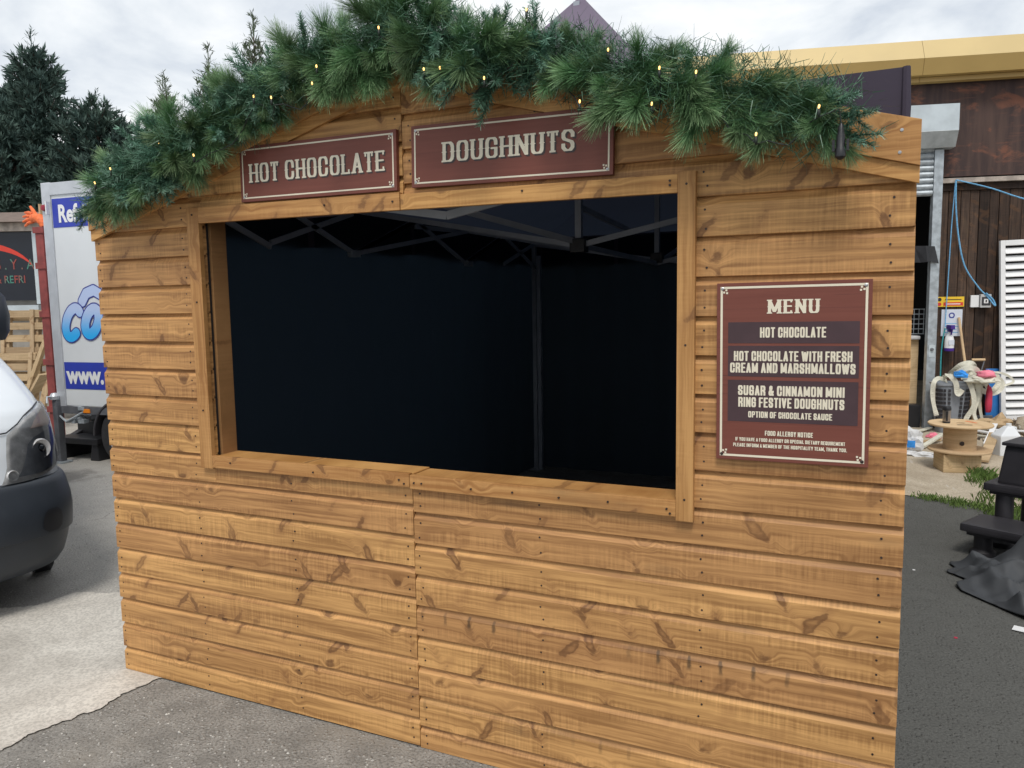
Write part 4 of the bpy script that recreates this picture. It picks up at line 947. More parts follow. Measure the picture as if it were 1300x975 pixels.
# van frame: +x forward from the nose, y to the van's left; origin at the far front corner
VD = 0.5; VW = 0.98; VC = -0.93            # half width, centre line
ROWS = [(.18, .14, .88), (.22, .05, .94), (.33, .015, .965), (.42, 0, .98), (.52, 0, .985), (.60, .015, .98), (.63, .035, .975), (.72, .055, .97), (.85, .085, .965), (.97, .125, .955), (1.045, .19, .945), (1.10, .30, .935), (1.16, .47, .93), (1.23, .70, .925), (1.29, .93, .92), (1.34, 1.12, .92), (1.55, 1.30, .91), (1.8, 1.50, .90), (2.05, 1.70, .88), (2.28, 1.90, .86), (2.38, 2.10, .82), (2.45, 2.4, .74), (2.48, 2.8, .6)]
def vrow(z):
    for a, c in zip(ROWS, ROWS[1:]):
        if a[0] <= z <= c[0]:
            t = (z - a[0]) / (c[0] - a[0]); return a[1] + (c[1] - a[1]) * t, a[2] + (c[2] - a[2]) * t
    return ROWS[-1][1:] if z > 1 else ROWS[0][1:]
def vsurf(v, z, off=0.0):
    """v in 0..1 across half the nose: 0 = centre line, 0.7 = corner, >0.7 runs back along the side; sign by caller"""
    s0, hw = vrow(z)
    if v <= 0.8:
        a = v / 0.8 * PI / 2; n_ = 3.6; ca, sa = max(1e-6, math.cos(a)), max(1e-6, math.sin(a))
        y = hw * sa ** (2 / n_) ; x = -s0 - VD * (1 - ca ** (2 / n_)); y = hw * (sa ** (2 / n_))
        nx, ny = ca ** (2 - 2 / n_) / VD, sa ** (2 - 2 / n_) / hw
    else: y = hw; x = -s0 - VD - (v - .8) / .2 * (5.2 - s0); nx, ny = 0, 1
    l_ = math.hypot(nx, ny); return Vector((x + off * nx / l_, y + off * ny / l_, z))
def vpatch(spec, mat, name, off=0.004, nv=14, sides=(1, -1), smooth=True, parent=None, thick=True):
    out_ = []
    for sd in sides:
        vs, fs = [], []
        for i, (z, v0, v1) in enumerate(spec):
            for j in range(nv + 1):
                p = vsurf(v0 + (v1 - v0) * j / nv, z, off); vs.append((p.x, VC + sd * p.y, p.z))
            if i:
                for j in range(nv): k = i * (nv + 1) + j; fs.append((k - nv - 1, k - nv, k + 1, k))
        out_.append(MB().add(vs, fs).obj(name, mat, parent or VN, smooth=smooth))
    return out_
def dense(rows, n_=4):
    o_ = []
    for a, c in zip(rows, rows[1:]):
        for k in range(n_): t = k / n_; o_.append(tuple(a[i] + (c[i] - a[i]) * t for i in range(len(a))))
    return o_ + [rows[-1]]
allr = [(z, 0, 1) for z, _, _ in ROWS]
vs, fs = [], []
cols = [i / 28 * .8 for i in range(29)] + [.85, .92, 1.0]; nc = len(cols)
zs = sorted(set([.60 + .02 * k for k in range(38)] + [r[0] for r in ROWS if r[0] > 1.36] + [1.45, 1.65, 1.9]))
ring = [(-1, c) for c in reversed(cols)] + [(1, c) for c in cols[1:]]
for z in zs:
    for sd, c in ring: p = vsurf(c, z); vs.append((p.x, VC + sd * p.y, z))
nr_ = len(ring)
for i in range(1, len(zs)):
    for j in range(nr_ - 1): k = i * nr_ + j; fs.append((k - nr_, k - nr_ + 1, k + 1, k))
fs.append(tuple((len(zs) - 1) * nr_ + j for j in range(nr_)))           # roof
for i in range(1, len(zs)): fs.append(((i - 1) * nr_, i * nr_, i * nr_ + nr_ - 1, (i - 1) * nr_ + nr_ - 1))   # rear doors
MB().add(vs, fs).obj('body', M['van_paint'], VN, smooth=True)
# bumper: charcoal plastic with a step and fog lamp recess
vs, fs = [], []
zb = [.18, .195, .21, .26, .30, .35, .40, .405, .41, .46, .52, .58, .63, .66, .68, .695, .70]
for z in zb:
    for sd, c in ring:
        if c > .86: c = .86
        o_ = .020 if z < .403 else .034
        if z > .65: o_ = {.66: .030, .68: .024, .695: .014, .70: .002}[z]
        p = vsurf(c, z, o_); vs.append((p.x, VC + sd * p.y, z))
for i in range(1, len(zb)):
    for j in range(nr_ - 1): k = i * nr_ + j; fs.append((k - nr_, k - nr_ + 1, k + 1, k))
MB().add(vs, fs).obj('bumper', M['bumper'], VN, smooth=True)
MB().box((-5.6, VC - .9, .22), (-.5, VC + .9, .60)).obj('underbody', M['black_plastic'], VN)
# head lamps
HL = dense([(.692, .24, .34), (.705, .25, .42), (.73, .26, .58), (.78, .275, .72), (.84, .28, .74), (.90, .29, .75), (.94, .30, .755), (.98, .355, .76), (1.01, .41, .765), (1.04, .50, .77), (1.06, .62, .775)], 3)
for sd in (1, -1):
    hl = vpatch(HL, M['hl_grey'], 'headlamp', .006, sides=(sd,))[0]
    vpatch(dense([(.725, .31, .44), (.75, .33, .60), (.79, .35, .69), (.84, .37, .715), (.88, .385, .72), (.91, .43, .72), (.93, .52, .725)], 3), M['hl_dark'], 'lamp_housing', .010, sides=(sd,), parent=hl)
    vpatch(dense([(.955, .42, .75), (.99, .46, .755), (1.02, .52, .76), (1.04, .60, .765)], 2), M['amber'], 'indicator', .011, sides=(sd,), parent=hl)
    for v_, z_, r_ in ((.46, .845, .050), (.29, .737, .028)):
        p = vsurf(v_, z_, .008); mbx = MB(); mbx.lathe([(.0001, -.012), (r_ * .45, -.008), (r_ * .8, .004), (r_, .010), (r_ * 1.06, .004), (r_ * 1.1, -.004)], 18, (0, 0, 0), 'X')
        o_ = mbx.obj('reflector', M['hl_grey'], hl, smooth=True); o_.location = (p.x, VC + sd * p.y, z_); o_.rotation_euler = (0, 0, sd * .35)
    p = vsurf(.46, .845, .004); o_ = MB().lathe([(.0001, .014), (.012, .012), (.022, .004), (.026, -.004)], 16, (0, 0, 0), 'X').obj('projector', M['car_glass'], hl, smooth=True); o_.location = (p.x, VC + sd * p.y, .845)
    vpatch(HL, M['lens'], 'lens', .016, sides=(sd,), parent=hl)
    fg = vpatch(dense([(.42, .40, .46), (.44, .375, .485), (.48, .37, .49), (.52, .38, .48), (.54, .40, .455)], 2), M['black_plastic'], 'fog_lamp_recess', .038, sides=(sd,))[0]
vpatch(dense([(.71, 0, .215), (.80, 0, .225), (.90, 0, .235), (.96, 0, .24)], 3), M['black_plastic'], 'grille', .006)
for z in (.74, .81, .88, .94):
    vpatch([(z - .012, 0, .21), (z + .012, 0, .21)], M['hl_grey'], 'grille_bar', .016)
for sd in (1, -1):     # shut line between bonnet and wing
    vs, fs = [], []
    pl_ = [(.16, .935), (.24, .945), (.30, .95), (.36, .985), (.41, 1.018), (.50, 1.048), (.60, 1.068), (.66, 1.12), (.70, 1.20), (.72, 1.30)]
    for i, (v_, z_) in enumerate(pl_):
        for dz in (0, .007): q = vsurf(v_, z_ + dz, .009); vs.append((q.x, VC + sd * q.y, q.z))
        if i: fs.append((2 * i - 2, 2 * i, 2 * i + 1, 2 * i - 1))
    MB().add(vs, fs).obj('shut_line', M['black_plastic'], VN)
vpatch(dense([(1.36, 0, .50), (1.6, 0, .56), (1.9, 0, .58), (2.2, 0, .58)], 3), M['car_glass'], 'windscreen', .004)
vpatch(dense([(1.42, .815, .845), (1.75, .815, .85), (2.0, .82, .85)], 2), M['car_glass'], 'door_window', .004)
for sd in (1, -1):
    x, y = -1.56, VC + sd * (0.92 + .005)
    a = [(0, .0), (.05, -.005), (.085, .02), (.10, .08), (.10, .17), (.09, .25), (.065, .30), (0, .31)]
    mbx = MB()
    mbx.tube([(x - .0, y + sd * .02, 1.385), (x, y + sd * .02, 1.40), (x + .01, y + sd * .025, 1.45), (x + .01, y + sd * .028, 1.55), (x, y + sd * .02, 1.66), (x - .01, y + sd * .01, 1.71), (x - .01, y, 1.722)], [.03, .075, .095, .10, .09, .06, .02], 14)
    for i, v in enumerate(mbx.v): mbx.v[i] = (x + (v[0] - x) * .75, v[1], v[2])
    o_ = mbx.obj('wing_mirror', M['mirror_plastic'], VN, smooth=True)
    MB().bar((x - .02, VC + sd * .85, 1.44), (x, y, 1.46), .06, .10).obj('mirror_arm', M['mirror_plastic'], VN, bevel=.01)
for x in (-1.0, -4.6):
    for sd in (1, -1):
        c = (x, VC + sd * .80, .335)
        w_ = wheel(VN, c, .335, .21)
for x in (-1.0,):
    for sd in (1, -1):
        MB().lathe([(.40, -.03), (.42, -.03), (.42, .06), (.40, .06)], 30, (x, VC + sd * .93, .36), 'Y').obj('wheel_arch', M['black_plastic'], VN, smooth=True)

# ------------------------------------------------------------------ left background
GTE = thing('gate_post', 'red painted steel post standing just left of the white trailer', 'gate post', (-5.66, 3.62, 0), R(8))
MB().box((-.055, -.05, 0), (.055, .05, 2.52)).obj('post', M['red_metal'], GTE, bevel=.005)
for z in (.4, .95, 1.5, 2.05, 2.45): MB().box((-.075, -.065, z), (.075, -.051, z + .07)).obj('hinge_strap', M['red_metal'], GTE, bevel=.003)
MB().box((-.012, -.02, 2.52), (.012, .02, 2.78)).obj('spigot', M['pallet_z'], GTE)
GL = thing('glove', 'orange rubber glove pulled over the top of the red post', 'glove', (-5.70, 3.60, 2.52), R(0))
g_ = MB()
g_.tube([(.10, 0, .0), (.08, 0, .05), (.03, 0, .10), (-.05, 0, .11), (-.10, 0, .10)], [.035, .045, .055, .055, .035], 10)
for a, l_, zz_ in ((205, .15, .07), (190, .17, .10), (175, .16, .13), (160, .13, .155)):
    dx_, dz_ = math.cos(R(a)), math.sin(R(a)) * .6
    g_.tube([(-.08, 0, zz_), (-.08 + dx_ * l_ * .5, -.01, zz_ + dz_ * l_ * .5 + .004), (-.08 + dx_ * l_, -.005, zz_ + dz_ * l_ - .006)], [.021, .019, .012], 8)
g_.tube([(-.01, 0, .12), (-.06, -.01, .20), (-.09, -.015, .24)], [.024, .02, .013], 8)
props(g_.obj('rubber_skin', M['orange_glove'], GL, smooth=True))

BL = thing('workshop_building', 'low workshop with a brown tiled roof and black signboard lettered in red and green', 'building', (-9.4, 5.48, 0), math.atan2(.242, .523))
MB().box((-5, 0.02, 0), (3.2, 4.5, 2.90)).obj('wall', M['plaster'], BL)
MB().box((-5, -.12, 2.80), (3.4, .019, 2.93)).obj('fascia', M['old_white'], BL)
mbx = MB(); mbx.add([(-5.2, -.25, 2.93), (3.5, -.25, 2.93), (3.5, 2.4, 3.40), (-5.2, 2.4, 3.40), (3.5, 5.0, 2.93), (-5.2, 5.0, 2.93)], [(0, 1, 2, 3), (3, 2, 4, 5), (0, 3, 5), (1, 4, 2), (0, 5, 4, 1)]); mbx.obj('roof', M['brownroof'], BL)
MB().box((-1.5, -.07, 1.74), (0.545, -.001, 2.79)).obj('signboard', M['signboard'], BL)
MB().box((0.545, -.09, 1.68), (0.60, .0, 2.81)).obj('sign_frame', M['galv_light'], BL)
MB().box((-1.5, -.15, 1.50), (0.60, -.002, 1.665)).obj('sill_ledge', M['galv_light'], BL)
bfont('S . Y . A', 'lettering', M['neon'], BL, -.06, -.075, 2.22, 0.23, 0.0, sx=.80)
bfont('& REFRI', 'lettering', M['neon'], BL, -.075, -.075, 2.01, 0.165, 0.002, sx=.85)
arc = [(-.35 + .92 * math.cos(R(a)), 2.10 + .50 * math.sin(R(a))) for a in range(150, 8, -8)]
vs, fs = [], []
for i, (x, z) in enumerate(arc):
    t = i / (len(arc) - 1); h = .045 * math.sin(PI * min(1, t * .95 + .05)) + .004; vs += [(x, -.074, z - h), (x, -.074, z + h)]
    if i: fs.append((2 * i - 2, 2 * i, 2 * i + 1, 2 * i - 1))
MB().add(vs, fs).obj('sign_arc', M['red_sign'], BL)

# pallets leaning in a pile
def pallet(label, loc, rz, lean, grp='pallets leaning against the workshop', w_=1.0, h=1.2, seed=1):
    random.seed(seed); t_ = thing('pallet', label, 'pallet', loc, group=grp, rot=(lean, 0, rz))
    bd = MB().box((0, 0, -.05), (w_, .022, .05)).mesh('deck_board', M['pallet'])
    for k in range(7):
        inst(bd, 'deck_board', t_, (0, 0, .06 + k * (h - .12) / 6), (random.uniform(-.01, .01), 0, 0))
    for k in range(3): MB().box((0.0 + k * (w_ - .1) / 2, .023, 0), (.1 + k * (w_ - .1) / 2, .10, h)).obj('stringer', M['pallet_z'], t_)
    for k in range(3): inst(bd, 'deck_board', t_, (0, .101, .1 + k * (h - .2) / 2))
    for k in range(3): MB().box((0.0 + k * (w_ - .1) / 2, -.02, 0), (.06 + k * (w_ - .1) / 2, -.001, h)).obj('batten', M['pallet_z'], t_)
    return t_
pallet('raw wood pallet leaning below the black signboard', (-8.45, 4.72, .42), R(20), R(-6), seed=1, h=1.18)
pallet('wood pallet lying on edge low down in front of the other pallets', (-8.9, 4.35, 0), R(16), R(-9), seed=2, w_=1.2, h=1.0)
pallet('wood pallet standing behind, close to the red post', (-7.75, 4.92, .3), R(22), R(-12), seed=3, h=1.1, w_=.9)
for nm, lab, a, b_, w2, h2, mt in (('timber_plank', 'long raw plank leaning diagonally by the red post', (-7.55, 4.35, .1), (-7.02, 4.62, 1.50), .09, .045, 'pallet_z'),
                        ('timber_plank', 'short wide board leaning under the diagonal plank', (-7.20, 4.42, .1), (-6.95, 4.60, 1.25), .12, .03, 'pallet_z'),
                        ('timber_plank', 'offcut board lying against the foot of the leaning planks', (-7.30, 4.2, .12), (-6.85, 4.3, .75), .16, .03, 'pallet_z')):
    o_ = MB().bar(a, b_, w2, h2).obj(nm, M[mt], None, bevel=.003); props(o_, lab, 'plank', group=None)
o_ = MB().tube([(-7.75, 4.15, 0.0), (-7.75, 4.15, .35), (-7.74, 4.15, .6), (-7.74, 4.15, .68)], [.13, .15, .13, .02], 14).obj('rubbish_sack', M['dark_grey_plastic'], None, smooth=True)
props(o_, 'grey tied sack standing at the foot of the pallets', 'sack')

# ------------------------------------------------------------------ conifers
def conifer(label, x, y, h, r, seed, mat, n_br=150, dens=1.0, sparse=0.0, leader=1.0, grp='conifers along the yard boundary'):
    random.seed(seed); t_ = thing('conifer_tree', label, 'tree', (x, y, 0), group=grp)
    lean = (random.uniform(-.03, .03), random.uniform(-.03, .03))
    f = lambda t: Vector((lean[0] * h * t, lean[1] * h * t, h * t))
    MB().tube([f(0), f(.3), f(.7), f(1.0)], [r * .07, r * .055, r * .03, .012], 8).obj('trunk', M['bark'], t_, smooth=True)
    fo = MB(); lm = MB()
    for i in range(n_br):
        t = .06 + .94 * (i + random.random()) / n_br; az = i * 2.39996 + random.uniform(-.4, .4)
        L_ = r * (1.05 - t) ** (.62 if mat == 'conifer_dark' else .8) * random.choice((random.uniform(.45, .95), random.uniform(.8, 1.3))) + .10 * leader
        rise = random.uniform(.02, .5) + .7 * t * t; d = Vector((math.cos(az), math.sin(az), rise)).normalized(); p0 = f(t * .97)
        tip = p0 + d * L_ + Vector((0, 0, -.10 * L_)); lm.tube([p0, p0.lerp(tip, .5) + Vector((0, 0, -.06 * L_)), tip], [.022, .014, .005], 4)
        ns = max(6, int(L_ * 34 * dens))
        for k in range(ns):
            s_ = (k + random.random()) / ns; s_ = .18 + .82 * s_
            q = p0.lerp(tip, s_) + rnd_dir() * (.05 + .16 * L_ * (1 - s_)); dd = (d * .8 + rnd_dir() * .8 + Vector((0, 0, .45))).normalized()
            for m_ in range(4):
                e2 = (dd + rnd_dir() * .55).normalized(); l2 = random.uniform(.10, .30) * (1 - .2 * sparse); wd = random.uniform(.012, .034) * (1 - .4 * sparse)
                s2 = e2.cross(rnd_dir()).normalized() * wd
                fo.add([q, q + e2 * l2 * .5 + s2, q + e2 * l2, q + e2 * l2 * .5 - s2], [(0, 1, 2, 3)])
    # feathery leader
    for k in range(int(46 * leader)):
        s_ = random.random(); p = f(.86 + .20 * s_); e2 = (rnd_dir() * .9 + Vector((0, 0, .75))).normalized(); s2 = e2.cross(rnd_dir()).normalized() * .012; l2 = random.uniform(.25, .60) * (1.25 - s_)
        fo.add([p, p + e2 * l2 * .4 + s2, p + e2 * l2 + Vector((0, 0, .05)), p + e2 * l2 * .4 - s2], [(0, 1, 2, 3)])
        for m_ in range(3):
            q = p + e2 * l2 * random.uniform(.3, .9); e3 = (e2 + rnd_dir() * .9).normalized(); s2 = e3.cross(rnd_dir()).normalized() * .010; fo.add([q, q + e3 * .06 + s2, q + e3 * .14, q + e3 * .06 - s2], [(0, 1, 2, 3)])
    fo.bar(f(.95), f(1.06), .016)
    lm.obj('limbs', M['bark'], t_); fo.obj('crown', M[mat], t_)
    return t_
conifer('wide dark conifer at the far left edge', -19.6, 12.6, 8.0, 2.5, 3, 'conifer_dark', 230, 1.1)
conifer('tallest dark conifer with a pointed tip, second from the left edge', -17.35, 12.0, 8.45, 2.1, 4, 'conifer_dark', 230, 1.1)
conifer('shorter bushy dark conifer above the white trailer', -15.6, 12.0, 6.75, 2.9, 5, 'conifer_dark', 210, 1.1)
conifer('squat dark conifer between the tall one and the workshop roof', -17.6, 10.8, 6.3, 2.3, 15, 'conifer_dark', 180, 1.2)
conifer('pale feathery conifer just right of the dark ones', -14.2, 12.8, 7.1, 1.7, 6, 'conifer_light', 150, .9, 1)
conifer('pale feathery conifer, second right of the dark ones', -13.35, 12.6, 7.0, 1.6, 7, 'conifer_light', 150, .9, 1)
conifer('pale feathery conifer with a low tip, left of the garland', -12.4, 12.4, 6.5, 1.7, 8, 'conifer_light', 150, .9, 1)
conifer('pale conifer whose thin tip rises over the lower garland', -11.6, 12.2, 7.35, 1.4, 9, 'conifer_light', 130, .8, 1)
conifer('pale conifer whose thin tip shows beside the upper garland', -10.15, 12.1, 7.75, 1.4, 10, 'conifer_light', 130, .8, 1)
conifer('pale conifer mostly hidden behind the garland', -10.9, 12.9, 6.7, 1.6, 12, 'conifer_light', 120, .9, 1)

# ------------------------------------------------------------------ right-hand building
BR = thing('timber_warehouse', 'dark timber warehouse with ochre metal fascia, rusted sheet band and roller shutter', 'building', (3.53, 8.15, 0), math.atan2(.26, .966))
MB().box((-8, .30, 0), (-2.2, 8, 4.0)).obj('wall', M['dark_inside'], BR)
MB().box((0.105, .06, 0), (8, .12, 2.9)).obj('wall', M['dark_inside'], BR)
MB().box((-8, 7.9, 0), (8, 8, 4.0)).obj('wall', M['dark_inside'], BR)
MB().box((-8, .0, 4.02), (8, 8, 4.10)).obj('roof', M['galv_dark'], BR)
MB().box((-2.2, .02, 2.951), (8, .10, 4.01)).obj('rusted_band', M['rust'], BR)
prof = [(-.02, 4.00), (-.12, 4.005), (-.12, 4.055), (-.20, 4.062), (-.24, 4.235), (-.20, 4.45), (-.05, 4.47), (.2, 4.47), (.2, 4.0)]
def extr(prof, x0, x1, mat, nm, par):
    n_ = len(prof); v = [(x0, y, z) for y, z in prof] + [(x1, y, z) for y, z in prof]
    return MB().add(v, [(i, (i + 1) % n_, n_ + (i + 1) % n_, n_ + i) for i in range(n_)] + [tuple(range(n_))[::-1], tuple(range(n_, 2 * n_))]).obj(nm, mat, par)
for x0, x1 in ((-8, -5.4), (-5.396, -2.8), (-2.796, -.2), (-.196, 2.4), (2.404, 5.0), (5.004, 8)):
    extr([(-.02, 4.00), (-.10, 4.005), (-.10, 4.055), (-.02, 4.058)], x0, x1, M['ochre'], 'fascia_drip', BR)
    extr([(-.02, 4.0585), (-.19, 4.0585), (-.245, 4.228), (-.02, 4.228)], x0, x1, M['ochre'], 'fascia_sheet', BR)
    extr([(-.02, 4.2285), (-.245, 4.2285), (-.13, 4.452), (.25, 4.56), (.25, 4.2285)], x0, x1, M['ochre_lit'], 'fascia_capping', BR)
MB().box((.1, -.05, 2.872), (8, .058, 2.925)).obj('ledge', M['old_white'], BR, bevel=.004)
MB().box((.1, .0, 2.79), (8, .058, 2.868)).obj('ledge', M['plankwall'], BR, bevel=.004)
random.seed(31); x = .112
while x < 2.6:
    w_ = random.choice((.10, .112, .12, .13)); y = random.uniform(.018, .034)
    MB().box((x, y, .02), (x + w_ - .007, .058, 2.788)).obj('plank', M['plankwall'], BR, bevel=.003); x += w_
MB().box((x, .03, .02), (8, .058, 2.788)).obj('plank', M['plankwall'], BR)
# shutter: housing, slats, guide posts
extr([(-.24, 3.43), (-.24, 3.72), (.018, 3.72), (.018, 3.26), (-.16, 3.26)], -1.75, .19, M['galv_light'], 'shutter_housing', BR)
extr([(-.243, 3.425), (-.163, 3.257), (-.160, 3.262), (-.2405, 3.43)], -1.75, .188, M['galv_dark'], 'housing_shaded_chamfer', BR)  # chamfer sheet in darker galvanised, its underside shade put into the colour
sl = MB(); pr_ = [(-.055, 0), (-.078, .018), (-.082, .038), (-.07, .060), (-.052, .068), (-.045, .068), (-.045, 0)]
n_ = len(pr_); sl.add([(-1.65, y, z) for y, z in pr_] + [(-.004, y, z) for y, z in pr_], [(i, (i + 1) % n_, n_ + (i + 1) % n_, n_ + i) for i in range(n_)]); slm = sl.mesh('shutter_slat', M['galv'])
for k in range(8): inst(slm, 'shutter_slat', BR, (0, 0, 2.73 + k * .0695))
MB().box((0, -.09, 0), (.098, .005, 3.25)).obj('guide_post', M['galv'], BR, bevel=.004)
MB().box((-1.78, -.09, 0), (-1.66, .005, 3.25)).obj('guide_post', M['galv'], BR, bevel=.004)
MB().box((.02, -.093, .86), (.085, -.0905, 1.0)).obj('bolt_plate', M['galv_light'], BR)
MB().lathe([(.0001, -.018), (.018, -.018), (.02, 0)], 8, (.05, -.093, .95), 'Y').obj('bolt', M['chassis'], BR)
MB().box((-1.7, 2.4, 0), (.1, 2.45, 4.0)).obj('inner_wall', M['dark_inside'], BR)
# flat print signs
SG = thing('safety_sign', 'small yellow and red safety sign on the dark planks', 'sign', (0, 0, 0)); SG.location = BR.matrix_basis @ Vector((.10, -.0, 1.447)); SG.rotation_euler = BR.rotation_euler
mw = Matrix.Translation(Vector((3.53, 8.15, 0))) @ Matrix.Rotation(math.atan2(.26, .966), 4, 'Z')
def at_b(s, y, z): return mw @ Vector((s, y, z))
RZB = math.atan2(.26, .966)
SG.location = at_b(.105, .012, 1.447)
MB().box((0, -.006, 0), (.31, 0, .117)).obj('panel', M['yellow_sign'], SG); MB().box((.085, -.0075, .012), (.30, -.0062, .052)).obj('red_band', M['red_sign'], SG)
for z in (.03, .085): MB().lathe([(.0001, -.0075), (.022, -.0074), (.022, -.0062)], 12, (.042, 0, z), 'Y').obj('symbol', M['red_sign'] if z < .05 else M['nail'], SG)
MB().box((.10, -.0075, .078), (.28, -.0062, .088)).obj('print_line', M['nail'], SG)
MB().box((.11, -.0078, .027), (.27, -.0076, .037)).obj('print_line', M['white_print'], SG)
SK = thing('socket_outlet', 'grey outdoor socket box with a white plate at its left on the planks', 'socket', at_b(.478, .012, 1.437), RZB)
MB().box((0, -.03, 0), (.088, 0, .14)).obj('plate', M['white_paint'], SK, bevel=.004); MB().box((.095, -.055, -.005), (.21, 0, .15)).obj('box', M['socket'], SK, bevel=.006)
MB().box((.108, -.058, .02), (.198, -.0552, .118)).obj('lid', M['dark_grey_plastic'], SK, bevel=.003); MB().box((.130, -.061, .045), (.176, -.0582, .095)).obj('dial', M['white_paint'], SK); MB().box((.146, -.064, .057), (.16, -.0612, .085)).obj('switch', M['nail'], SK)
PO = thing('paper_notice', 'laminated paper notice with a blue badge pinned to the planks', 'notice', at_b(.176, .012, 1.10), RZB)
MB().box((0, -.003, 0), (.228, 0, .315)).obj('sheet', M['paper'], PO)
f_ = MB()
for a in range(0, 360, 20): pass
f_.lathe([(.020, -.004), (.034, -.004), (.034, -.0032), (.020, -.0032)], 18, (.112, 0, .245), 'Y'); f_.obj('badge', M['navy_print'], PO)
MB().box((.088, -.0045, .214), (.136, -.0034, .226)).obj('badge_base', M['navy_print'], PO)
for k in range(4): MB().box((.04, -.004, .04 + .035 * k), (.19 - .02 * (k % 2), -.0034, .048 + .035 * k)).obj('print_line', M['blue_rope'], PO)
# blue rope
def rope(label, pts, r, mat, name='rope', smooth_n=5):
    P_ = [Vector(p) for p in pts]; out_ = []
    for i in range(len(P_) - 1):
        p0, p1, p2, p3 = P_[max(i - 1, 0)], P_[i], P_[i + 1], P_[min(i + 2, len(P_) - 1)]
        for k in range(smooth_n):
            t = k / smooth_n; out_.append(.5 * ((2 * p1) + (-p0 + p2) * t + (2 * p0 - 5 * p1 + 4 * p2 - p3) * t * t + (-p0 + 3 * p1 - 3 * p2 + p3) * t ** 3))
    out_.append(P_[-1]); o_ = MB().tube(out_, r, 6).obj(name, mat, None, smooth=True); props(o_, label, 'rope'); return o_
rope('blue rope hanging in a loose curve from the ledge down to the socket box', [at_b(.247, -.06, 2.90), at_b(.262, -.05, 2.6), at_b(.31, -.03, 2.26), at_b(.39, -.03, 1.92), at_b(.54, -.03, 1.68), at_b(.64, -.05, 1.56), at_b(.72, -.07, 1.45), at_b(.70, -.06, 1.52), at_b(.62, -.06, 1.60)], .009, M['blue_rope'])
rope('thin blue rope dropping straight down the planks from the ledge', [at_b(.243, -.06, 2.90), at_b(.235, -.02, 2.4), at_b(.222, -.02, 1.8), at_b(.208, -.03, 1.3), at_b(.205, -.04, 1.22)], .006, M['blue_rope'])
rope('blue rope running off to the right from the ledge', [at_b(.247, -.065, 2.90), at_b(.6, -.10, 2.79), at_b(1.0, -.15, 2.63), at_b(1.8, -.2, 2.42), at_b(2.6, -.1, 2.60)], .008, M['blue_rope'])
rope('teal cord hanging beside the spray bottle', [at_b(.20, -.05, 1.20), at_b(.175, -.06, 1.05), at_b(.165, -.06, .85), at_b(.16, -.08, .60), at_b(.15, -.06, .45)], .008, M['teal_cord'])
# spray bottle
SB = thing('spray_bottle', 'white spray bottle with purple trigger hanging in front of the notice', 'spray bottle', at_b(.245, -.07, .93), RZB + .1)
MB().lathe([(.0001, 0), (.05, .0), (.053, .02), (.050, .13), (.04, .17), (.018, .205), (.016, .225)], 18).obj('bottle', M['white_paint'], SB, smooth=True)
MB().lathe([(.0525, .0), (.0545, .01), (.054, .035)], 18).obj('base_band', M['purple'], SB, smooth=True)
MB().box((-.032, -.0545, .075), (.032, -.050, .13)).obj('bottle_label', M['paper'], SB)
mbx = MB(); mbx.box((-.022, -.03, .225), (.022, .02, .265)); mbx.box((-.03, -.09, .255), (.018, .03, .305)); mbx.bar((.0, -.055, .255), (-.005, -.045, .19), .016, .016); mbx.obj('trigger', M['purple'], SB, bevel=.006)
BHn = thing('broom', 'pale wooden broom handle leaning upright against the dark planks', 'broom', at_b(.41, -.06, 0), RZB)
MB().tube([(.05, -.25, .05), (-.05, .05, 1.32)], .015, 8).obj('handle', M['handle_wood'], BHn, smooth=True); MB().box((-.08, -.30, .0), (.2, -.22, .06)).obj('head', M['handle_wood'], BHn, bevel=.01)
SV = thing('garden_shovel', 'shovel with a wooden D grip standing behind the rubbish basket', 'shovel', at_b(.56, -.06, 0), RZB)
MB().tube([(0, -.2, .10), (0, -.05, .66)], .014, 8).obj('shaft', M['handle_wood'], SV, smooth=True)
for s_ in (-1, 1): MB().tube([(0, -.05, .64), (s_ * .035, -.04, .70), (s_ * .066, -.03, .82)], .008, 7).obj('yoke', M['chassis'], SV, smooth=True)
MB().tube([(-.072, -.03, .825), (.072, -.03, .825)], .016, 8).obj('grip', M['handle_wood'], SV, smooth=True)
MB().box((-.1, -.24, 0), (.1, -.21, .2)).obj('blade', M['chassis'], SV, bevel=.01)
BB = MB().box((0, 0, 0), (.17, .03, .64)).obj('blue_panel', M['blue_board'], None, bevel=.006); BB.location = at_b(.665, -.10, .08); BB.rotation_euler = (R(-4), 0, RZB); props(BB, 'narrow blue board leaning beside the white louvred panel', 'board')
# louvred panel
LV = thing('louvred_panel', 'white louvred shutter panel standing upright against the planks at the right edge', 'shutter', at_b(.80, -.16, .12), group=None, rot=(R(-3), R(-1.5), RZB))
MB().box((0, -.02, 0), (.05, .03, 2.08)).obj('stile', M['white_paint'], LV, bevel=.003); MB().box((1.05, -.02, 0), (1.10, .03, 2.08)).obj('stile', M['white_paint'], LV, bevel=.003)
MB().box((.051, -.018, 2.02), (1.049, .028, 2.08)).obj('rail', M['white_paint'], LV, bevel=.003); MB().box((.051, -.018, 0), (1.049, .028, .06)).obj('rail', M['white_paint'], LV, bevel=.003)
MB().box((.051, .024, .06), (1.049, .028, 2.02)).obj('back_sheet', M['dark_inside'], LV)
slm = MB().add([(.052, -.022, 0), (1.048, -.022, 0), (1.048, .02, .062), (.052, .02, .062), (.052, -.024, .008), (1.048, -.024, .008), (1.048, .016, .07), (.052, .016, .07)], [(0, 1, 2, 3), (7, 6, 5, 4), (0, 4, 5, 1), (3, 2, 6, 7), (0, 3, 7, 4), (1, 5, 6, 2)]).mesh('slat', M['white_paint'])
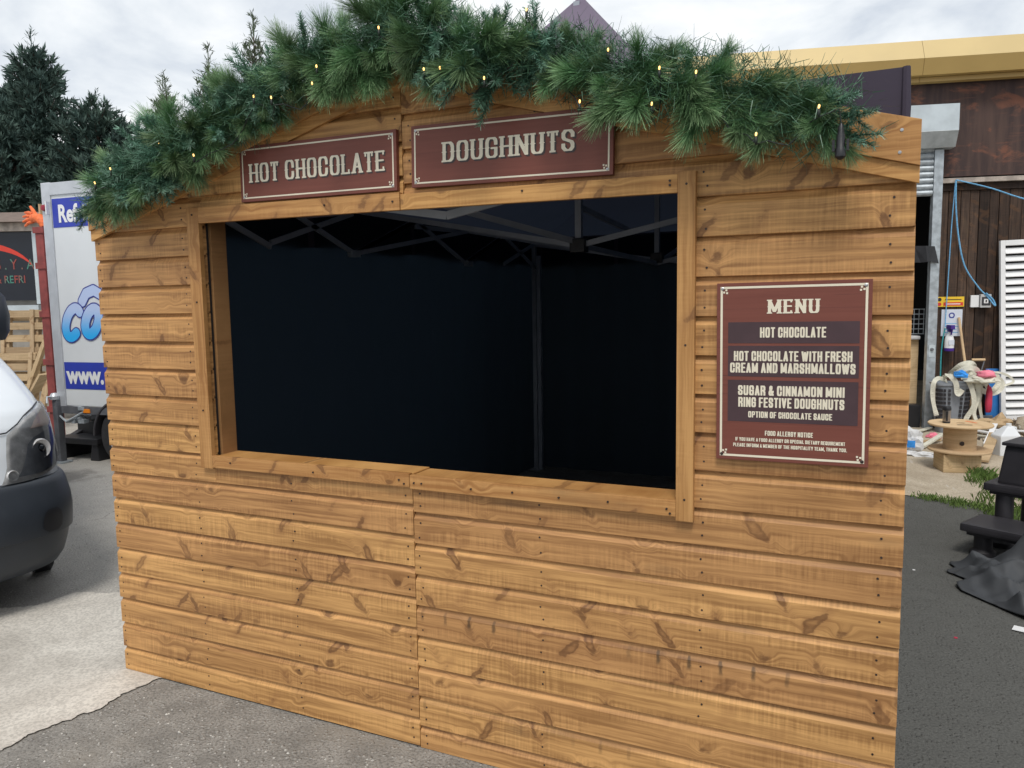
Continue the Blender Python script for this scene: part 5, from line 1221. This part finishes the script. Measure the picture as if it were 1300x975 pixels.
for k in range(22): inst(slm, 'slat', LV, (0, 0, .065 + k * .0885))

# basket with straps
BK = thing('basket', 'tall grey plastic basket overflowing with off white webbing straps', 'basket', (3.80, 7.90, 0), RZB)
def rr(w_, d_, z, n_=28, e=4.0):
    o_ = []
    for k in range(n_):
        a = 2 * PI * k / n_; c, s_ = math.cos(a), math.sin(a); o_.append((w_ * math.copysign(abs(c) ** (2 / e), c), d_ * math.copysign(abs(s_) ** (2 / e), s_), z))
    return o_
mbx = MB(); lv_ = [(.13, .11, .0), (.145, .12, .10), (.175, .14, .40), (.185, .15, .55), (.205, .165, .56), (.205, .165, .585), (.185, .15, .585), (.165, .13, .40), (.12, .10, .02)]
n_ = 28
for i, (a, c, z) in enumerate(lv_):
    mbx.v += rr(a, c, z)
    if i:
        for j in range(n_): mbx.f.append(((i - 1) * n_ + j, (i - 1) * n_ + (j + 1) % n_, i * n_ + (j + 1) % n_, i * n_ + j)); mbx.mi.append(0)
mbx.obj('tub', M['crate_grey'], BK, smooth=True)
mbx = MB()
for k in range(9):
    z = .12 + k * .048; s_ = .149 + (z - .1) * .09
    for j in range(12):
        a = -PI + (j + .5) * PI / 12; c, s2 = math.cos(a), math.sin(a); x = s_ * math.copysign(abs(c) ** .5, c); y = (s_ - .028) * math.copysign(abs(s2) ** .5, s2)
        mbx.box((-.013, -.004, -.016), (.013, .004, .016), 0, Matrix.Translation((x * 1.02, y * 1.02, z)) @ Matrix.Rotation(math.atan2(s2 * .8, c) + PI / 2, 4, 'Z'))
mbx.obj('grid_holes', M['dark_grey_plastic'], BK, kind='stuff')
random.seed(77)
def strap(label, pts, w_=.05, mat='strap', nrm=(0, -1, .3), loc=BK.location):
    P_ = [Vector(p) for p in pts]; out_ = []
    for i in range(len(P_) - 1):
        p0, p1, p2, p3 = P_[max(i - 1, 0)], P_[i], P_[i + 1], P_[min(i + 2, len(P_) - 1)]
        for k in range(7):
            t = k / 7; out_.append(.5 * ((2 * p1) + (-p0 + p2) * t + (2 * p0 - 5 * p1 + 4 * p2 - p3) * t * t + (-p0 + 3 * p1 - 3 * p2 + p3) * t ** 3))
    out_.append(P_[-1]); mm = Matrix.Translation(loc) @ Matrix.Rotation(RZB, 4, 'Z'); out_ = [mm @ p for p in out_]
    nn = []
    for i, p in enumerate(out_): nn.append(Vector((math.sin(i * .35) * .5, -1 + .3 * math.cos(i * .23), .45)))
    o_ = MB().ribbon(out_, w_, nn).obj('strap', M[mat], None, smooth=False); md = o_.modifiers.new('thickness', 'SOLIDIFY'); md.thickness = .004
    props(o_, label, 'strap', 'webbing straps spilling from the basket'); return o_
strap('off white strap hanging down the left side of the basket', [(-.05, -.02, .60), (-.17, -.10, .64), (-.235, -.14, .58), (-.24, -.16, .40), (-.20, -.17, .22)])
strap('off white strap arching over the basket front and falling to the ground', [(.02, 0, .66), (.06, -.12, .70), (.14, -.20, .55), (.17, -.21, .35), (.10, -.2, .18), (.12, -.22, .05)])
strap('off white strap looping out of the basket to the right', [(.10, 0, .64), (.25, -.08, .70), (.42, -.10, .66), (.50, -.10, .56), (.40, -.12, .47), (.26, -.12, .52), (.16, -.1, .62)], .06)
strap('off white strap crossing the top of the basket', [(-.02, -.02, .62), (.05, -.16, .74), (.16, -.18, .76), (.26, -.12, .68), (.30, -.1, .55)], .06)
strap('thin loop of strap reaching furthest right toward the blue board', [(.22, 0, .62), (.40, -.06, .70), (.54, -.08, .68), (.62, -.08, .60), (.50, -.1, .55)], .025)
strap('narrow strap falling beside the red cloth', [(.20, -.02, .62), (.27, -.12, .58), (.25, -.16, .35), (.28, -.17, .15), (.24, -.2, .04)], .03)
strap('off white strap folded back on itself over the front rim', [(-.10, .0, .62), (-.08, -.14, .68), (-.02, -.19, .60), (.0, -.2, .47), (.05, -.2, .52)], .055)
strap('off white strap hanging nearly to the ground at the right of the basket', [(.12, .0, .64), (.20, -.14, .66), (.22, -.19, .45), (.18, -.2, .25), (.26, -.22, .08), (.34, -.25, .03)], .045)
strap('crumpled strap piled highest on the basket', [(.0, .05, .66), (.08, -.05, .78), (.18, -.08, .80), (.22, -.02, .70), (.12, .02, .66)], .07)
strap('strap sagging between the pink cloth and the blue board', [(.18, -.05, .70), (.30, -.12, .60), (.38, -.12, .50), (.46, -.1, .60), (.44, -.06, .70)], .05)
def blob(name, label, cat, c, s3, mat, seed=0, amp=.35, rot=0, fr=7):
    bm = bmesh.new(); bmesh.ops.create_icosphere(bm, subdivisions=3, radius=1)
    for v in bm.verts:
        n_ = noise.noise(v.co * 1.6 + Vector((seed, 0, 0))) + .5 * noise.noise(v.co * 4 + Vector((seed, 3, 0))); v.co *= 1 + amp * n_
        v.co = Vector((v.co.x * s3[0], v.co.y * s3[1], max(v.co.z, -.75) * s3[2]))
    me = D.meshes.new(name); bm.to_mesh(me); bm.free(); me.materials.append(M[mat]); me.polygons.foreach_set('use_smooth', [amp < .5] * len(me.polygons))
    o_ = D.objects.new(name, me); COL.objects.link(o_); o_.location = c; o_.rotation_euler = (0, 0, rot); props(o_, label, cat); return o_
blob('cloth', 'crumpled pink cloth on top of the basket', 'cloth', at_b(.46, -.55, .70), (.10, .07, .045), 'pink', 3)
blob('cloth', 'bundle of off white fabric heaped on the basket under the pink cloth', 'cloth', at_b(.43, -.52, .635), (.15, .10, .05), 'strap', 5, .5)
blob('cloth', 'blue plastic wrapper poking out of the basket at its left', 'cloth', at_b(.22, -.52, .69), (.06, .03, .045), 'blue_cloth', 7, .6)
blob('cloth', 'dark red cloth hanging beside the narrow strap', 'cloth', at_b(.52, -.52, .40), (.035, .03, .18), 'red_cloth', 9, .3)

# cable reel on a timber block, with cup
RL = (3.70, 5.72)
BKk = MB().box((-.155, -.13, 0), (.155, .13, .165)).obj('timber_block', M['pallet'], None, bevel=.008); BKk.location = (RL[0] - .02, RL[1] - .05, 0.006); BKk.rotation_euler = (0, 0, .25); props(BKk, 'thick timber block lying under the wooden cable reel', 'timber block')
CR = thing('cable_reel', 'wooden cable reel standing on its flange on a timber block', 'cable reel', (RL[0], RL[1], .178), .2)
MB().lathe([(.0001, 0), (.255, 0), (.258, .004), (.258, .014), (.255, .018), (.0001, .018)], 48).obj('flange', M['ply'], CR, smooth=True)
MB().lathe([(.135, .018), (.135, .232)], 36).obj('drum', M['ply'], CR, smooth=True)
MB().lathe([(.036, .232), (.258, .232), (.262, .237), (.262, .248), (.258, .252), (.036, .252), (.036, .232)], 48).obj('flange', M['ply'], CR, smooth=True)
MB().lathe([(.0001, .2335), (.036, .2335)], 20).obj('centre_hole', M['nail'], CR)
MB().lathe([(.0001, -.0012), (.014, -.0012), (.021, 0)], 14, (-.02, -.1345, .085), 'Y').obj('drum_hole', M['nail'], CR)
random.seed(3)
for k in range(3):
    a = k * 2.1 + .5; MB().box((-.012, -.06, 0), (.012, .06, .0012), 0, Matrix.Translation((.12 * math.cos(a), .12 * math.sin(a), .2525)) @ Matrix.Rotation(a, 4, 'Z')).obj('paint_mark', M['orange_glove'] if k == 0 else M['nail'], CR)
CP = thing('travel_cup', 'steel travel cup with a black lid standing on the cable reel', 'cup', (RL[0] - .115, RL[1] - .04, .431))
MB().lathe([(.0001, 0), (.030, 0), (.031, .004), (.033, .115)], 20).obj('body', M['cup_steel'], CP, smooth=True); MB().lathe([(.0305, .0), (.0325, .012), (.0315, .016)], 20).obj('base_ring', M['black_plastic'], CP, smooth=True)
MB().lathe([(.033, .115), (.036, .117), (.037, .14), (.031, .152), (.0001, .153)], 20).obj('lid', M['black_plastic'], CP, smooth=True)
MB().box((-.008, -.0345, .02), (.008, -.0310, .11)).obj('grip_strip', M['black_plastic'], CP)
# jug
JG = thing('plastic_jug', 'white plastic jerry jug with an angled shoulder standing by the rubble', 'jug', (4.18, 6.62, .0), .45)
v = [(-.10, -.08, 0), (.10, -.08, 0), (.10, .08, 0), (-.10, .08, 0), (-.10, -.08, .20), (.10, -.08, .20), (.10, .08, .20), (-.10, .08, .20), (-.005, -.030, .290), (.055, -.030, .290), (.055, .030, .290), (-.005, .030, .290)]
MB().add(v, [(0, 3, 2, 1), (0, 1, 5, 4), (1, 2, 6, 5), (2, 3, 7, 6), (3, 0, 4, 7), (4, 5, 9, 8), (5, 6, 10, 9), (6, 7, 11, 10), (7, 4, 8, 11), (8, 9, 10, 11)]).obj('body', M['jug'], JG, bevel=.012)
MB().lathe([(.024, .29), (.024, .315), (.0001, .318)], 14, (.025, 0, 0)).obj('cap', M['jug'], JG)
MB().tube([(.05, 0, .28), (.095, 0, .27), (.105, 0, .22), (.098, 0, .17)], .012, 8).obj('handle', M['jug'], JG, smooth=True)
# rubble: strips, rags, stones around the reel
def strip(lab, ct, a, b_, w_, th_, mt, nm, z=.02, up_=0.0):
    o_ = MB().bar((a[0], a[1], z), (b_[0], b_[1], z + up_), w_, th_).obj(nm, M[mt], None, bevel=.002); props(o_, lab, ct)
strip('flat white strip on the ground pointing at the foot of the basket', 'plastic strip', (3.435, 7.60), (3.62, 8.00), .06, .012, 'strap', 'plastic_strip', .03)
strip('pale greenish batten lying left of the cable reel', 'batten', (3.46, 6.66), (3.69, 7.26), .05, .02, 'strap', 'batten', .03, .05)
strip('second thinner batten lying beside the pale greenish one', 'batten', (3.42, 6.95), (3.66, 7.15), .03, .02, 'pallet', 'batten', .03)
strip('longest white trim strip right of the cable reel', 'plastic strip', (3.98, 7.85), (4.30, 7.30), .07, .014, 'white_paint', 'plastic_strip', .06, .02)
strip('short white trim strip crossing under the longest one', 'plastic strip', (4.00, 7.62), (4.16, 7.18), .06, .014, 'strap', 'plastic_strip', .03, .05)
strip('white strip sticking up beside the jug', 'plastic strip', (4.06, 6.98), (4.20, 7.50), .05, .012, 'white_paint', 'plastic_strip', .04, .14)
strip('white strip lying behind the jug towards the louvred panel', 'plastic strip', (4.20, 7.60), (4.70, 7.40), .07, .014, 'white_paint', 'plastic_strip', .10, .03)
strip('splintered pale offcut leaning up beside the reel block', 'offcut', (3.93, 6.05), (4.10, 6.75), .09, .02, 'pallet', 'offcut', .03, .16)
strip('dark weathered offcut lying on the rubble under the louvred panel', 'offcut', (4.3, 7.9), (4.75, 7.7), .08, .05, 'plankwall', 'offcut', .14, .05)
blob('bark_lump', 'brown splintered lump on the rubble left of the jug cap', 'debris', (4.27, 7.75, .12), (.13, .10, .10), 'pallet', 31, .9)
blob('concrete_lump', 'pale rounded concrete lump under the louvred panel', 'rubble', (4.62, 7.75, .13), (.17, .14, .15), 'sandy', 33, .35)
blob('plastic_film', 'long crumpled sheet of clear plastic film on the ground left of the reel', 'film', (3.42, 6.28, .012), (.17, .07, .028), 'box_white', 35, .8)
heap = MB()
for k in range(420):
    s_ = random.gauss(.85, .28); y = random.gauss(-.75, .35); hgt = max(.02, .24 * math.exp(-((s_ - .95) / .38) ** 2 - ((y + .55) / .45) ** 2)); p = at_b(s_, y, random.uniform(0, hgt))
    if 3.35 < p.x < 3.98 and p.y < 6.1: continue
    r_ = random.uniform(.015, .05); A = rnd_dir(); B_ = A.cross(rnd_dir()).normalized(); heap.add([p + A * r_, p + B_ * r_ * .6, p - A * r_, p - B_ * r_ * .5, p + A.cross(B_) * r_ * .5], [(0, 1, 4), (1, 2, 4), (2, 3, 4), (3, 0, 4), (0, 3, 2, 1)], random.choice((0, 0, 1, 2)))
props(heap.obj('rubble_scatter', [M['sandy'], M['old_white'], M['stone']]), 'mixed broken rubble heaped under the white louvred panel', 'rubble', kind='stuff')
o_ = blob('carrier_bag', 'crumpled blue and white plastic bag beside the right edge of the stall', 'bag', (3.33, 6.52, .10), (.12, .10, .14), 'box_white', 21, .6); 
MB().box((-.07, -.125, -.04), (.05, -.118, .03)).obj('bag_print', M['blue_cloth'], o_)
o_ = blob('cloth', 'small pink rag on the ground behind the reel', 'cloth', (3.615, 7.45, .02), (.07, .09, .03), 'pink', 4, .6)
# things inside the shutter opening
BX = thing('storage_crate', 'grey wire crate seen through the shutter opening', 'crate', at_b(-.55, .25, 1.12), RZB)
for z in (0, .06, .12, .18, .24, .30): MB().bar((0, 0, z), (.62, 0, z), .008).obj('wire', M['galv'], BX)
for k in range(12): MB().bar((k * .0555, -.004, 0), (k * .0555, -.004, .30), .006).obj('wire', M['galv'], BX)
props(MB().box((-.6, .2, 0), (.0, .5, 1.05), 0, mw).obj('cardboard_stack', M['ply'], None, bevel=.01), 'tall brown cardboard carton standing inside the shutter opening', 'carton')
o_ = MB().box((-.32, .14, 1.055), (.0, .34, 1.10), 0, mw).obj('plastic_bag_bundle', M['box_white'], None, bevel=.02); props(o_, 'white packet lying on the brown carton inside the opening', 'packet')
o_ = MB().box((-.45, -.02, .0), (-.02, .14, .28), 0, mw).obj('storage_box', M['black_plastic'], None, bevel=.015); props(o_, 'dark plastic box on the ground behind the guide post', 'box')
fl_ = MB(); fl_.add([at_b(-.19, -.10, 2.16), at_b(.03, -.10, 2.15), at_b(.075, -.12, 1.95), at_b(-.02, -.13, 1.975), at_b(-.12, -.12, 1.965), at_b(-.20, -.10, 1.97), at_b(-.08, -.15, 2.155), at_b(-.06, -.155, 1.97)], [(0, 6, 7, 4), (0, 4, 5), (6, 1, 3, 7), (1, 2, 3)])
o_ = fl_.obj('rubber_flap', M['black_plastic'], None); md = o_.modifiers.new('thickness', 'SOLIDIFY'); md.thickness = .006; props(o_, 'black rubber flap hanging across the shutter guide post', 'flap')
o_ = MB().box((.13, -.12, 0), (.34, -.0, .18), 0, mw).obj('storage_box', M['black_plastic'], None, bevel=.012); props(o_, 'small dark plastic box at the foot of the planks by the post', 'box')

# ------------------------------------------------------------------ right foreground: plastic steps, box, tarpaulin, grass
ang = math.atan2(-.457, .889)
ST = thing('plastic_steps', 'large dark grey moulded plastic two-tread steps at the right edge', 'steps', (3.485, 3.05, 0), ang)
def tread(y0, y1, z, x0):
    MB().box((x0, y0, z - .050), (1.1, y1, z)).obj('tread', M['dark_grey_plastic'], ST, bevel=.016)
    MB().box((x0 + .03, y0 + .03, z - .072), (1.07, y1 - .03, z - .0505)).obj('tread_rib', M['dark_grey_plastic'], ST)
tread(-.02, .30, .205, -.02); tread(.30, .80, .405, -.02)
for xx, yy, z in ((.075, .09, .134), (1.0, .09, .134), (.08, .38, .334), (1.0, .42, .334), (.12, .70, .334), (1.0, .70, .334)):
    MB().tube([(xx, yy, 0), (xx, yy, .03), (xx, yy, .045), (xx, yy, z)], [.072, .070, .052, .050], 16).obj('leg', M['dark_grey_plastic'], ST, smooth=True)
BXX = thing('plastic_planter', 'dark grey plastic box standing on the upper tread of the steps', 'box', Matrix.Translation((3.485, 3.05, 0)) @ Matrix.Rotation(ang, 4, 'Z') @ Vector((.045, .34, .4055)), ang)
v = [(0, 0, 0), (.8, 0, 0), (.8, .3, 0), (0, .3, 0), (.03, .02, .24), (.77, .02, .24), (.77, .28, .24), (.03, .28, .24)]
MB().add(v, [(0, 3, 2, 1), (4, 5, 6, 7), (0, 1, 5, 4), (1, 2, 6, 5), (2, 3, 7, 6), (3, 0, 4, 7)]).obj('shell', M['dark_grey_plastic'], BXX, bevel=.014)
MB().box((.015, .0, .2405), (.785, .30, .262)).obj('lid', M['dark_grey_plastic'], BXX, bevel=.008)
# tarpaulin draped in folds
TP = MB(); nx_, ny_ = 110, 90; vs = []
RID = [(3.75, 2.50, 3.37, 2.44, .08, .045), (3.62, 2.58, 3.50, 2.80, .07, .045), (3.62, 2.45, 3.66, 2.02, .06, .035), (3.72, 2.72, 4.2, 2.70, .42, .085), (3.66, 2.50, 4.3, 2.30, .30, .08), (3.80, 2.30, 4.2, 1.95, .16, .06), (3.66, 2.84, 3.86, 2.62, .12, .035)]
for j in range(ny_ + 1):
    for i in range(nx_ + 1):
        u, v_ = i / nx_, j / ny_
        x = 3.41 + 1.3 * u + .10 * noise.noise(Vector((v_ * 4, 2, 0))); y = 1.95 + .92 * v_ - .20 * u - .13 * min(1, u * 5) * (1 - v_) ** 2 + .07 * noise.noise(Vector((u * 5, 7, 0))) + .42 * (1 - u) ** 2 * (1 - v_)
        z = .010; env = min(1, u * 12) * min(1, v_ * 9) * min(1, (1 - v_) * 10)
        for (ax, ay, bx, by, hh, ww) in RID:
            dx_, dy_ = bx - ax, by - ay; t = max(0, min(1, ((x - ax) * dx_ + (y - ay) * dy_) / (dx_ * dx_ + dy_ * dy_))); dd = math.hypot(x - ax - t * dx_, y - ay - t * dy_)
            z += hh * (.35 + .65 * t) * math.exp(-(dd / ww) ** 1.05)
        rn = 1 - abs(noise.noise(Vector((x * 4.2, y * 5.0, 3)))) * 3.2
        z = .012 + (z - .010) * (.25 + .75 * env) + env * (.045 * max(0, rn) ** 2 + .02 * noise.noise(Vector((x * 14, y * 14, 5))))
        vs.append((x, y, z))
fs = [(j * (nx_ + 1) + i, j * (nx_ + 1) + i + 1, (j + 1) * (nx_ + 1) + i + 1, (j + 1) * (nx_ + 1) + i) for j in range(ny_) for i in range(nx_)]
TPo = thing('tarpaulin', 'rumpled charcoal tarpaulin heaped on the asphalt in front of the plastic steps', 'tarpaulin', (3.7, 2.4, 0))
TP.add([(a - 3.7, b_ - 2.4, c) for a, b_, c in vs], fs); tpm = TP.obj('sheet', M['tarp'], TPo, smooth=False)
tpm.data.polygons.foreach_set('use_smooth', [True] * len(tpm.data.polygons)); md = tpm.modifiers.new('thickness', 'SOLIDIFY'); md.thickness = .004
MB().box((-.035, -.03, 0), (.04, .03, .002), 0, Matrix.Translation((-.08, -.47, .006)) @ Matrix.Rotation(-.3, 4, 'Z')).obj('white_tag', M['white_paint'], TPo)
# grass
random.seed(44); gm = MB()
def tuft(x, y, n_, h):
    for k in range(n_):
        p = Vector((x + random.gauss(0, .035), y + random.gauss(0, .035), .004)); a = random.uniform(0, 6.28); L_ = h * random.uniform(.5, 1.2); b_ = Vector((math.cos(a), math.sin(a), 0)); s_ = Vector((-b_.y, b_.x, 0)) * .0035
        gm.add([p - s_, p + s_, p + b_ * L_ * .25 + Vector((0, 0, L_ * .7)) + s_ * .6, p + b_ * L_ * .6 + Vector((0, 0, L_))], [(0, 1, 2), (0, 2, 3)])
for k in range(150):
    t = random.random() ** .8; tuft(3.34 + t * .75 + random.gauss(0, .03), 4.49 - t * .35 + random.gauss(0, .035 + .09 * t), 9, .035)
for k in range(260):
    gx_, gy_ = random.uniform(3.74, 4.9), random.uniform(3.9, 5.5)
    if noise.noise(Vector((gx_ * 3, gy_ * 3, 1))) > -.15: tuft(gx_, gy_, 12, random.uniform(.04, .10))
for k in range(16): tuft(random.uniform(3.78, 3.95), random.uniform(5.3, 5.5), 9, .08)
props(gm.obj('grass', M['grass']), 'ragged green grass growing along the asphalt edge at the right', 'grass', kind='stuff')
# thin weeds under the pallets side stay out of view; small litter on the asphalt
for x, y, mt, lab in ((3.33, 1.72, 'red_cloth', 'tiny red scrap lying on the dark asphalt at the right'), (3.20, 2.65, 'white_paint', 'tiny white scrap lying on the dark asphalt at the right')):
    o_ = MB().box((x - .006, y - .004, .001), (x + .008, y + .005, .005)).obj('litter_scrap', M[mt], None); props(o_, lab, 'litter')
